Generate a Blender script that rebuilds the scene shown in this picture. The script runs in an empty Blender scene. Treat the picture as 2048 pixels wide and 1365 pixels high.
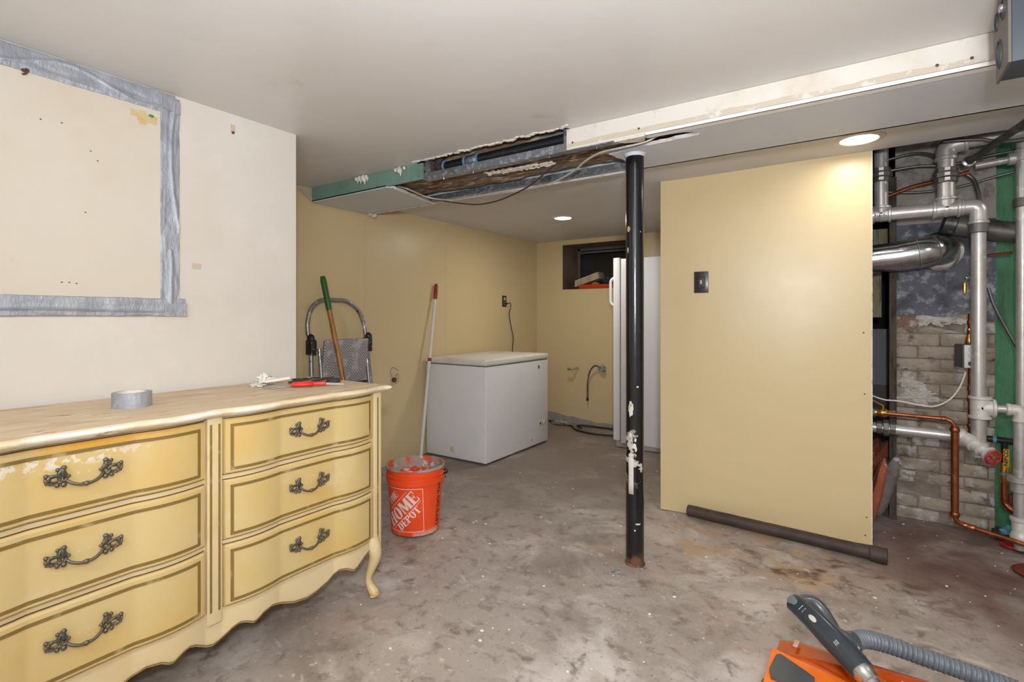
import bpy, bmesh, math, random
from math import pi, sin, cos, radians
from mathutils import Vector, Matrix, noise
random.seed(7)
SC = bpy.context.scene
COL = SC.collection

# ------------------------------------------------------------ camera, light
cd = bpy.data.cameras.new('camera'); cam = bpy.data.objects.new('camera', cd); COL.objects.link(cam)
cam.location = (0, 0, 1.18); cam.rotation_euler = (radians(90), 0, radians(33.97))
cd.sensor_width = 36; cd.lens = 36*1030/2048; cd.shift_y = -47.5/2048; cd.clip_start = .02
SC.camera = cam
W = bpy.data.worlds.new('world'); SC.world = W; W.use_nodes = True
W.node_tree.nodes['Background'].inputs[0].default_value = (.90, .96, 1, 1)
W.node_tree.nodes['Background'].inputs[1].default_value = .72

def area(name, loc, rot, size, watt, col=(1, 1, 1), shape='DISK', spread=180):
    l = bpy.data.lights.new(name, 'AREA'); l.energy = watt; l.size = size; l.color = col; l.shape = shape
    l.spread = radians(spread)
    o = bpy.data.objects.new(name, l); COL.objects.link(o); o.location = loc; o.rotation_euler = rot
    return o
fl = bpy.data.lights.new('camera_flash', 'SPOT'); fl.spot_size = radians(130); fl.spot_blend = .9; fl.energy = 150; fl.shadow_soft_size = .05; fl.color = (.94, .97, 1)
flo = bpy.data.objects.new('camera_flash', fl); COL.objects.link(flo); flo.location = (.11, -.08, 1.43); flo.rotation_euler = (radians(92), 0, radians(31))
# two recessed lamps in view; room and boiler lights are unseen, added for fill
area('lamp_near', (0, 3.0, 2.02), (0, 0, 0), .15, 2.5, (1, .96, .9))
area('lamp_far', (-2.134, 3.96, 2.02), (0, 0, 0), .15, 9, (1, .96, .9))
area('fill_room', (-.9, -.9, 2.05), (0, 0, 0), .15, 14, (1, .96, .9))
area('fill_room_right', (1.3, 1.6, 2.05), (0, 0, 0), .15, 14, (1, .96, .9))
area('fill_boiler', (1.5, 3.2, 2.2), (0, 0, 0), .15, 8, (1, .96, .9))
area('fill_bounce', (.35, -.7, 1.25), (pi, 0, 0), .5, 135, (.92, .96, 1))  # added fill aimed up, bounces off the ceiling to brighten ceiling and floor
vs = SC.view_settings; vs.view_transform = 'Standard'; vs.look = 'None'; vs.gamma = 1; vs.exposure = -0.10
vs.use_curve_mapping = False

# ------------------------------------------------------------ materials
def s2l(c): c /= 255; return c/12.92 if c <= .04045 else ((c+.055)/1.055)**2.4
def rgb(r, g, b): return (s2l(r), s2l(g), s2l(b), 1)

def mat(name, base, rough=.6, metal=0, layers=(), bump=None, coord='Object', spec=.5, emit=None, coat=0, trans=0, rv=0, alpha=None):
    """layers: (colour, noise scale, lo, hi[, stretch(3)]) mixed over the base; bump: (scale, strength, dist[, stretch])"""
    m = bpy.data.materials.new(name); m.use_nodes = True; nt = m.node_tree; N, L = nt.nodes, nt.links
    p = N['Principled BSDF']
    p.inputs['Roughness'].default_value = rough; p.inputs['Metallic'].default_value = metal
    p.inputs['Specular IOR Level'].default_value = spec
    p.inputs['Coat Weight'].default_value = coat; p.inputs['Transmission Weight'].default_value = trans
    if coat: p.inputs['Coat Roughness'].default_value = .12
    if coord == 'pos': src = N.new('ShaderNodeNewGeometry').outputs['Position']
    else: src = N.new('ShaderNodeTexCoord').outputs[coord]
    def nz(scale, st=None, det=5, rgh=.6):
        v = src
        if st:
            mp = N.new('ShaderNodeMapping'); mp.inputs['Scale'].default_value = st; L.new(src, mp.inputs['Vector']); v = mp.outputs[0]
        n = N.new('ShaderNodeTexNoise'); n.inputs['Scale'].default_value = scale
        n.inputs['Detail'].default_value = det; n.inputs['Roughness'].default_value = rgh
        L.new(v, n.inputs['Vector']); return n.outputs['Fac']
    cur = None
    for ly in layers:
        c, sc, lo, hi = ly[:4]; st = ly[4] if len(ly) > 4 else None
        r = N.new('ShaderNodeMapRange'); r.interpolation_type = 'SMOOTHSTEP'
        r.inputs['From Min'].default_value = lo; r.inputs['From Max'].default_value = hi
        L.new(nz(sc, st), r.inputs['Value'])
        fac = r.outputs[0]
        if len(ly) > 5:   # (x,y,z,rx,ry,rz): soft ellipsoid of place, in the thing's own space
            x, y, z, rx, ry, rz = ly[5]
            mp = N.new('ShaderNodeMapping'); mp.inputs['Location'].default_value = (-x/rx, -y/ry, -z/rz)
            mp.inputs['Scale'].default_value = (1/rx, 1/ry, 1/rz); L.new(src, mp.inputs['Vector'])
            ln = N.new('ShaderNodeVectorMath'); ln.operation = 'LENGTH'; L.new(mp.outputs[0], ln.inputs[0])
            nn = N.new('ShaderNodeMath'); nn.operation = 'MULTIPLY_ADD'; nn.inputs[1].default_value = .9; L.new(nz(3), nn.inputs[0]); L.new(ln.outputs['Value'], nn.inputs[2])
            q = N.new('ShaderNodeMapRange'); q.interpolation_type = 'SMOOTHSTEP'
            q.inputs['From Min'].default_value = 1.75; q.inputs['From Max'].default_value = .95
            L.new(nn.outputs[0], q.inputs['Value'])
            mu = N.new('ShaderNodeMath'); mu.operation = 'MULTIPLY'; L.new(fac, mu.inputs[0]); L.new(q.outputs[0], mu.inputs[1]); fac = mu.outputs[0]
        mx = N.new('ShaderNodeMix'); mx.data_type = 'RGBA'
        L.new(fac, mx.inputs[0])
        if cur: L.new(cur, mx.inputs[6])
        else: mx.inputs[6].default_value = base
        mx.inputs[7].default_value = c; cur = mx.outputs[2]
    if cur: L.new(cur, p.inputs['Base Color'])
    else: p.inputs['Base Color'].default_value = base
    if rv:
        r = N.new('ShaderNodeMapRange'); r.inputs['To Min'].default_value = max(0, rough-rv); r.inputs['To Max'].default_value = min(1, rough+rv)
        L.new(nz(9), r.inputs['Value']); L.new(r.outputs[0], p.inputs['Roughness'])
    if bump:
        b = N.new('ShaderNodeBump'); b.inputs['Strength'].default_value = bump[1]; b.inputs['Distance'].default_value = bump[2]
        L.new(nz(bump[0], bump[3] if len(bump) > 3 else None, 8, .65), b.inputs['Height']); L.new(b.outputs[0], p.inputs['Normal'])
    if emit: p.inputs['Emission Color'].default_value = emit[0]; p.inputs['Emission Strength'].default_value = emit[1]
    return m

M = {}
M['cream'] = mat('cream_wall_paint', rgb(214, 207, 198), .45, layers=[(rgb(208, 199, 187), 1.6, .45, .75), (rgb(222, 216, 208), 3, .5, .8), (rgb(196, 176, 150), 7, .70, .82), (rgb(150, 125, 100), 38, .80, .84)], bump=(6, .15, .006))
M['board'] = mat('covered_board_paint', rgb(210, 201, 186), .5, layers=[(rgb(205, 192, 173), 2, .45, .8), (rgb(190, 160, 120), 9, .70, .8), (rgb(120, 90, 66), 30, .79, .82)], bump=(7, .2, .006))
M['ceiling'] = mat('ceiling_paint', rgb(213, 210, 207), .38, layers=[(rgb(208, 203, 198), 1.3, .4, .8), (rgb(214, 206, 196), 5, .6, .85), (rgb(186, 170, 150), 3, .62, .85)], bump=(4, .12, .006))
M['ceiling_back'] = mat('back_ceiling_paint', rgb(208, 207, 206), .5, layers=[(rgb(203, 200, 197), 2, .4, .8)], bump=(5, .1, .005))
M['yellow'] = mat('yellow_wall_paint', rgb(211, 190, 147), .34, spec=.45, layers=[(rgb(208, 187, 143), 1.2, .4, .8), (rgb(212, 192, 152), 3, .5, .85), (rgb(176, 146, 98), 34, .80, .84)], bump=(16, .12, .003), rv=.05)
M['drywall_edge'] = mat('torn_plaster', rgb(224, 216, 206), .9, layers=[(rgb(184, 158, 130), 18, .52, .7)], bump=(60, .8, .006))
M['beam_cream'] = mat('beam_face_paint', rgb(214, 208, 199), .5, layers=[(rgb(200, 187, 168), 4, .5, .8), (rgb(200, 192, 184), 14, .62, .7)], bump=(12, .2, .004))
M['beam_grey'] = mat('beam_soffit_paint', rgb(206, 210, 216), .5, layers=[(rgb(200, 203, 208), 2, .4, .8)], bump=(8, .1, .003))
M['corner_white'] = mat('corner_bead_white', rgb(236, 234, 230), .5)
M['patch_tan'] = mat('joint_compound_tan', rgb(196, 184, 166), .7, layers=[(rgb(214, 208, 199), 16, .55, .62)])
M['green_board'] = mat('green_drywall', rgb(118, 150, 134), .8, layers=[(rgb(104, 132, 116), 6, .45, .8), (rgb(140, 158, 140), 20, .6, .8)], bump=(50, .2, .003))
M['galv'] = mat('galvanised_steel', rgb(136, 142, 150), .42, .75, layers=[(rgb(178, 184, 192), 40, .5, .6), (rgb(92, 84, 78), 7, .55, .75)], bump=(60, .3, .002))
M['old_wood'] = mat('rotten_joist_wood', rgb(132, 106, 82), .9, layers=[(rgb(84, 60, 42), 9, .45, .6, (.3, 3, 3)), (rgb(188, 168, 146), 20, .54, .64, (.5, 2, 2)), (rgb(118, 132, 130), 5, .55, .7, (.4, 2, 2))], bump=(25, .9, .02, (.3, 2, 2)))
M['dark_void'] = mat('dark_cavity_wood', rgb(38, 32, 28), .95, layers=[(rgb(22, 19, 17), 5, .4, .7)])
M['black_iron'] = mat('black_iron_pipe', rgb(34, 34, 37), .35, .2, layers=[(rgb(60, 62, 68), 20, .55, .75)])
M['pvc_blue'] = mat('pipe_sealant_blue', rgb(96, 140, 176), .5)
M['pole_black'] = mat('black_gloss_paint', rgb(17, 17, 20), .2, layers=[(rgb(200, 196, 188), 30, .735, .75), (rgb(120, 92, 70), 24, .76, .78, (1, 1, 1)), (rgb(190, 186, 178), 8, .53, .56, (1, 1, 1.2), (0, 0, .53, .2, .2, .13)), (rgb(110, 76, 52), 14, .4, .6, (1, 1, 1), (0, 0, 0, .2, .2, .06))], bump=(30, .25, .003), spec=.6)
M['pole_label'] = mat('pole_label_paper', rgb(206, 202, 194), .7, layers=[(rgb(150, 140, 130), 60, .6, .66)])
M['floor'] = mat('worn_concrete', rgb(166, 155, 147), .6, rv=.12, layers=[
    (rgb(140, 128, 119), 1.5, .46, .68), (rgb(198, 189, 183), 2.2, .48, .66), (rgb(122, 109, 100), 4.5, .62, .80), (rgb(124, 112, 103), 13, .50, .72),
    (rgb(200, 190, 182), 7, .60, .76, (1, 1.6, 1)), (rgb(196, 186, 176), 34, .60, .74), (rgb(96, 84, 76), 75, .60, .76), (rgb(190, 162, 142), 2.6, .54, .74, (1, 1, 1), (-.3, 1.9, 0, 1.5, 1.4, 1)),
    (rgb(132, 118, 108), 2.2, .22, .5, (1, 1, 1), (-2.1, 4.4, 0, 1.3, 1.9, 1)),
    (rgb(104, 76, 68), 2.2, .25, .6, (1, 1, 1), (.85, 3.3, 0, 1.0, .85, 1)),
    (rgb(176, 150, 122), 5, .45, .62, (1, 1, 1), (-.55, 2.85, 0, .6, .32, 1)),
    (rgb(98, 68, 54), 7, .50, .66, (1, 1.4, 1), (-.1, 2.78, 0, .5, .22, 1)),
    (rgb(224, 216, 208), 11, .70, .76), (rgb(232, 226, 218), 52, .76, .79), (rgb(214, 205, 196), 6, .70, .76, (1, 4.5, 1)), (rgb(92, 80, 72), 5, .72, .76, (5, 1, 1)), (rgb(60, 100, 140), 60, .5, .6, (1, 1, 1), (-.93, 2.24, 0, .05, .02, 1))],
    bump=(11, .5, .010))
for _n in M['floor'].node_tree.nodes:
    if _n.type == 'TEX_NOISE' and _n.inputs['Scale'].default_value < 30: _n.inputs['Distortion'].default_value = .4
M['dresser'] = mat('dresser_yellow_paint', rgb(200, 176, 122), .5, layers=[(rgb(200, 168, 102), 3.2, .42, .7), (rgb(205, 187, 142), 5, .52, .8), (rgb(198, 160, 96), 24, .68, .78), (rgb(160, 116, 60), 60, .76, .80), (rgb(214, 204, 184), 46, .50, .56, (1, 1, 1), (.30, -.42, .812, .25, .24, .022)), (rgb(206, 156, 66), 4, .35, .6, (1, 1, 1), (.30, -.40, .845, .25, .36, .02))], bump=(30, .15, .002), spec=.4)
M['dresser_pale'] = mat('dresser_pale_frame_paint', rgb(208, 188, 146), .5, layers=[(rgb(202, 175, 122), 5, .45, .75), (rgb(190, 150, 104), 18, .66, .8)], bump=(30, .2, .002))
M['top_edge'] = mat('chipped_pale_moulding', rgb(222, 202, 166), .6, layers=[(rgb(238, 230, 216), 14, .48, .6, (1, .5, 1)), (rgb(176, 134, 96), 22, .62, .7, (1, .5, 1))], bump=(40, .6, .003))
M['dresser_top'] = mat('dresser_worn_top', rgb(208, 186, 154), .62, layers=[(rgb(192, 160, 124), 5, .45, .7, (2.4, .6, 1)), (rgb(222, 208, 184), 9, .5, .7, (2, .6, 1)), (rgb(150, 112, 84), 16, .62, .74, (1.6, .7, 1)), (rgb(108, 78, 56), 30, .72, .78)], bump=(40, .3, .002))
M['gilt'] = mat('olive_gilt_line', rgb(124, 100, 48), .5, layers=[(rgb(168, 150, 110), 14, .55, .7)])
M['groove'] = mat('dark_groove', rgb(86, 66, 34), .7)
M['bronze'] = mat('antique_bronze', rgb(108, 98, 82), .38, .6, layers=[(rgb(76, 96, 94), 60, .52, .66), (rgb(150, 130, 100), 90, .6, .72)], bump=(120, .5, .002))
M['leg_wood'] = mat('bare_foot_wood', rgb(196, 158, 104), .5, layers=[(rgb(150, 108, 66), 20, .5, .7)])
M['tape'] = mat('silver_duct_tape', rgb(164, 167, 175), .4, .3, layers=[(rgb(148, 152, 162), 5, .4, .7), (rgb(184, 188, 196), 9, .55, .75)], bump=(11, .9, .010, (1, 1.6, .8)))
M['tape_core'] = mat('tape_core_card', rgb(222, 214, 204), .8)
M['masking'] = mat('old_masking_tape', rgb(206, 182, 134), .7, layers=[(rgb(196, 168, 116), 20, .5, .7)])
M['masking_pale'] = mat('pale_tape_scrap', rgb(198, 182, 160), .7)
M['paint_green_dot'] = mat('teal_green_tack', rgb(56, 130, 110), .5)
M['brown_hole'] = mat('brown_hole_dirt', rgb(96, 66, 48), .9)
M['alu'] = mat('paint_spattered_aluminium', rgb(152, 152, 152), .4, .7, layers=[(rgb(208, 206, 204), 24, .56, .62), (rgb(52, 50, 50), 20, .6, .68)], bump=(60, .3, .002))
M['black_plastic'] = mat('black_plastic_spattered', rgb(32, 32, 34), .5, layers=[(rgb(200, 196, 192), 42, .62, .66)])
M['green_grip'] = mat('green_painted_grip', rgb(44, 92, 34), .45)
M['handle_wood'] = mat('varnished_handle_wood', rgb(176, 118, 58), .4, layers=[(rgb(136, 84, 38), 8, .45, .65, (5, 5, .6))])
M['white_metal'] = mat('white_painted_metal', rgb(214, 214, 212), .4)
M['red_plastic'] = mat('dark_red_plastic', rgb(150, 26, 22), .4)
M['appliance'] = mat('white_appliance_enamel', rgb(226, 226, 228), .3, layers=[(rgb(220, 220, 222), 2, .4, .8), (rgb(150, 140, 128), 30, .80, .84)], rv=.04)
M['appliance_lid'] = mat('freezer_lid_enamel', rgb(224, 220, 212), .35, layers=[(rgb(206, 200, 190), 5, .5, .75)])
M['gasket'] = mat('grey_gasket', rgb(106, 98, 90), .7)
M['label_grey'] = mat('grey_label', rgb(176, 172, 166), .5)
M['dark_label'] = mat('dark_badge', rgb(52, 54, 60), .5)
M['beige_plug'] = mat('beige_cap', rgb(196, 192, 174), .6)
M['orange_bucket'] = mat('orange_bucket_plastic', rgb(238, 82, 34), .38, layers=[(rgb(222, 66, 24), 4, .45, .75), (rgb(214, 190, 172), 26, .72, .77), (rgb(200, 170, 150), 12, .5, .7, (1, 1, 1), (0, 0, 0, .3, .3, .04))], spec=.4)
M['bucket_rim'] = mat('dust_caked_rim', rgb(160, 148, 136), .8, layers=[(rgb(205, 84, 50), 9, .5, .62), (rgb(200, 194, 186), 26, .58, .68)], bump=(50, .6, .003))
M['rubble'] = mat('red_dusty_rubble', rgb(214, 66, 46), .85, layers=[(rgb(214, 186, 178), 30, .50, .62), (rgb(160, 120, 110), 14, .55, .66)], bump=(60, 1, .01))
M['logo_white'] = mat('logo_white_print', rgb(232, 208, 204), .5)
M['logo_black'] = mat('black_print', rgb(52, 34, 28), .6)
M['outlet_dark'] = mat('dark_brown_cover', rgb(44, 32, 28), .25, layers=[(rgb(80, 66, 56), 20, .6, .7)])
M['white_cable'] = mat('white_cable', rgb(216, 212, 202), .5)
M['black_cable'] = mat('black_cable', rgb(36, 33, 32), .6)
M['grey_base'] = mat('unpainted_wall_foot', rgb(152, 148, 144), .85, layers=[(rgb(128, 122, 116), 8, .45, .7)])
M['window_glass'] = mat('dark_dirty_glass', rgb(10, 13, 15), .15)
M['window_frame'] = mat('grey_window_frame', rgb(104, 104, 102), .5)
M['niche'] = mat('niche_lining', rgb(126, 104, 80), .35, layers=[(rgb(104, 84, 64), 4, .4, .7)])
M['tray_orange'] = mat('orange_red_tray', rgb(196, 66, 22), .4)
M['paper'] = mat('yellowed_paper', rgb(206, 190, 160), .8, layers=[(rgb(120, 96, 70), 40, .5, .6, (1, 1, 8))])
M['clutter_dark'] = mat('dark_clutter', rgb(58, 54, 62), .6, layers=[(rgb(150, 140, 110), 40, .62, .7)])
M['clutter_yellow'] = mat('yellow_clutter', rgb(176, 150, 50), .6)
M['lamp_white'] = mat('lamp_diffuser', rgb(255, 255, 255), .5, emit=((1, .97, .92, 1), 6))
M['lamp_trim'] = mat('lamp_trim_white', rgb(206, 194, 178), .4)
M['silver_pipe'] = mat('silver_painted_pipe', rgb(190, 187, 183), .34, .5, layers=[(rgb(168, 162, 156), 6, .45, .7), (rgb(206, 203, 199), 16, .55, .7)], bump=(40, .35, .003))
M['dull_pipe'] = mat('dull_grey_pipe', rgb(112, 110, 106), .45, .55, layers=[(rgb(88, 82, 76), 8, .45, .7)], bump=(30, .4, .003))
M['dark_pipe'] = mat('dark_steel_pipe', rgb(66, 66, 66), .4, .5, layers=[(rgb(104, 98, 90), 14, .5, .7)], bump=(30, .4, .003))
M['valve_white'] = mat('white_painted_valve', rgb(206, 202, 196), .45, .2, bump=(50, .4, .003))
M['copper'] = mat('copper', rgb(158, 92, 58), .32, .85, layers=[(rgb(120, 66, 40), 8, .4, .7), (rgb(190, 120, 80), 20, .55, .7)])
M['brass'] = mat('brass', rgb(190, 144, 70), .3, .85)
M['flue'] = mat('galvanised_flue', rgb(176, 176, 178), .2, .95, layers=[(rgb(150, 150, 154), 10, .4, .7)], bump=(5, .3, .01))
M['bx'] = mat('armoured_cable', rgb(112, 112, 110), .42, .7)
M['bx_pale'] = mat('pale_armoured_cable', rgb(196, 192, 182), .45, .4)
M['brick_paint'] = mat('painted_old_brick', rgb(178, 164, 150), .85, coord='pos', layers=[(rgb(152, 136, 120), 4, .42, .66), (rgb(202, 200, 200), 7, .55, .64), (rgb(112, 96, 82), 13, .55, .68), (rgb(140, 84, 64), 9, .66, .72), (rgb(176, 158, 120), 5, .6, .72, (3, 3, .5))], bump=(30, .9, .02))
M['mortar'] = mat('old_mortar', rgb(150, 138, 126), .95, coord='pos', layers=[(rgb(110, 98, 86), 10, .45, .7)], bump=(40, 1, .02))
M['pale_patch'] = mat('pale_paint_remains', rgb(190, 186, 180), .85, layers=[(rgb(160, 150, 140), 30, .5, .7)], bump=(40, .8, .01))
M['brown_patch'] = mat('bare_brown_brick', rgb(134, 106, 92), .9, layers=[(rgb(178, 168, 156), 22, .5, .62)], bump=(40, .8, .01))
M['parge'] = mat('grey_blue_parging', rgb(108, 110, 120), .85, coord='pos', layers=[(rgb(166, 166, 170), 20, .48, .64), (rgb(78, 78, 88), 7, .5, .7), (rgb(180, 172, 164), 6, .66, .74)], bump=(22, 1, .02))
M['pale_parge'] = mat('pale_upper_plaster', rgb(160, 152, 144), .85, coord='pos', layers=[(rgb(118, 112, 108), 10, .5, .66), (rgb(190, 184, 176), 6, .56, .7)], bump=(22, 1, .02))
M['green_post'] = mat('green_painted_wood', rgb(74, 134, 96), .3, layers=[(rgb(62, 114, 80), 6, .45, .7, (3, 3, .6)), (rgb(90, 138, 108), 26, .62, .7, (2, 2, .7))], bump=(24, .9, .012, (3, 3, .7)))
M['lumber'] = mat('pale_lumber', rgb(150, 142, 112), .8, layers=[(rgb(96, 88, 68), 12, .52, .66, (3, 3, .4))])
M['dark_lumber'] = mat('dark_plank_edge', rgb(82, 74, 62), .9, layers=[(rgb(52, 46, 40), 12, .45, .66, (3, 3, .4))], bump=(30, .8, .01))
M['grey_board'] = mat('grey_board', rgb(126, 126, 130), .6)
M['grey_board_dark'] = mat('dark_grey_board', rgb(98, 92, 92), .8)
M['jbox'] = mat('grey_enamel_box', rgb(196, 196, 200), .4)
M['jbox_side'] = mat('dark_box_side', rgb(74, 72, 70), .5)
M['valve_red'] = mat('red_handwheel', rgb(168, 34, 40), .4)
M['valve_yellow'] = mat('yellow_lever', rgb(222, 170, 24), .4)
M['bag'] = mat('paper_sack', rgb(124, 118, 116), .8, layers=[(rgb(196, 192, 190), 8, .55, .6), (rgb(48, 46, 48), 6, .55, .6)], bump=(20, .9, .02))
M['bag_red'] = mat('rusty_red_sack', rgb(160, 84, 56), .8, layers=[(rgb(196, 186, 176), 8, .55, .6)], bump=(20, .9, .02))
M['rust_brown'] = mat('rusted_brown_pipe', rgb(74, 58, 52), .6, .1, layers=[(rgb(56, 42, 38), 10, .4, .7), (rgb(150, 138, 124), 44, .74, .77)], bump=(40, .6, .004))
M['vac_orange'] = mat('orange_vacuum_plastic', rgb(234, 112, 20), .22, coat=.5, layers=[(rgb(224, 200, 180), 60, .79, .81)])
M['vac_clear'] = mat('translucent_orange_cover', rgb(226, 96, 8), .1, coat=.6, trans=.55)
M['vac_grey'] = mat('charcoal_vacuum_plastic', rgb(66, 70, 74), .33, coat=.15, layers=[(rgb(96, 92, 86), 8, .6, .8)])
M['vac_dark'] = mat('dark_handle_plastic', rgb(44, 50, 56), .26, coat=.2)
M['vac_button'] = mat('grey_button', rgb(96, 104, 108), .4)
M['hose'] = mat('grey_ribbed_hose', rgb(98, 104, 112), .36)
M['silver_print'] = mat('silver_print', rgb(184, 180, 168), .4)
M['chrome'] = mat('satin_chrome', rgb(190, 190, 188), .22, .9)
M['speaker_black'] = mat('speaker_dark_grey', rgb(62, 68, 76), .5, layers=[(rgb(72, 78, 86), 12, .5, .8)])
M['speaker_plate'] = mat('speaker_end_plate', rgb(104, 99, 92), .55, .2)
M['scissor_red'] = mat('red_scissor_plastic', rgb(226, 48, 36), .35)
M['tool_dark'] = mat('dark_tool_steel', rgb(70, 66, 62), .5, .3)
M['steel'] = mat('blade_steel', rgb(176, 174, 170), .3, .9)
M['crumple'] = mat('crumpled_white_paper', rgb(226, 220, 212), .8, layers=[(rgb(150, 134, 120), 60, .6, .7)])
M['bill'] = mat('grey_teal_slip', rgb(150, 160, 160), .7, layers=[(rgb(190, 186, 176), 60, .5, .6)])
M['chip'] = mat('plaster_chip', rgb(226, 220, 210), .9)
M['red_rust'] = mat('red_rust_paint', rgb(112, 46, 34), .6, layers=[(rgb(84, 40, 30), 14, .5, .7)])
M['rust_foot'] = mat('orange_brown_rust', rgb(122, 84, 58), .8, layers=[(rgb(74, 54, 44), 30, .45, .6)])
M['teal'] = mat('teal_sealant', rgb(80, 140, 150), .5)
M['verdigris'] = mat('verdigris_valve', rgb(120, 140, 118), .6, layers=[(rgb(206, 204, 198), 60, .52, .6), (rgb(50, 74, 54), 60, .6, .7)])
def brickgrip():
    m = bpy.data.materials.new('rubber_grip_tread'); m.use_nodes = True; N, L = m.node_tree.nodes, m.node_tree.links
    p = N['Principled BSDF']; p.inputs['Roughness'].default_value = .7
    tc = N.new('ShaderNodeTexCoord'); mp = N.new('ShaderNodeMapping'); mp.inputs['Rotation'].default_value = (radians(90), 0, radians(90))
    mp.inputs['Scale'].default_value = (1, 1, 1); L.new(tc.outputs['Object'], mp.inputs[0])
    sp = N.new('ShaderNodeSeparateXYZ'); cb = N.new('ShaderNodeCombineXYZ'); L.new(tc.outputs['Object'], sp.inputs[0])
    L.new(sp.outputs['Y'], cb.inputs['X']); L.new(sp.outputs['Z'], cb.inputs['Y'])
    b = N.new('ShaderNodeTexBrick'); b.inputs['Scale'].default_value = 23; b.inputs['Mortar Size'].default_value = .07
    b.inputs['Color1'].default_value = rgb(40, 38, 42); b.inputs['Color2'].default_value = rgb(58, 56, 60); b.inputs['Mortar'].default_value = rgb(176, 172, 170)
    L.new(cb.outputs[0], b.inputs['Vector'])
    n = N.new('ShaderNodeTexNoise'); n.inputs['Scale'].default_value = 14; n.inputs['Detail'].default_value = 6; L.new(tc.outputs['Object'], n.inputs['Vector'])
    r = N.new('ShaderNodeMapRange'); r.inputs['From Min'].default_value = .53; r.inputs['From Max'].default_value = .62; L.new(n.outputs['Fac'], r.inputs[0])
    mx = N.new('ShaderNodeMix'); mx.data_type = 'RGBA'; L.new(r.outputs[0], mx.inputs[0]); L.new(b.outputs[0], mx.inputs[6]); mx.inputs[7].default_value = rgb(178, 168, 166)
    L.new(mx.outputs[2], p.inputs['Base Color'])
    return m
M['tread'] = brickgrip()

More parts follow.
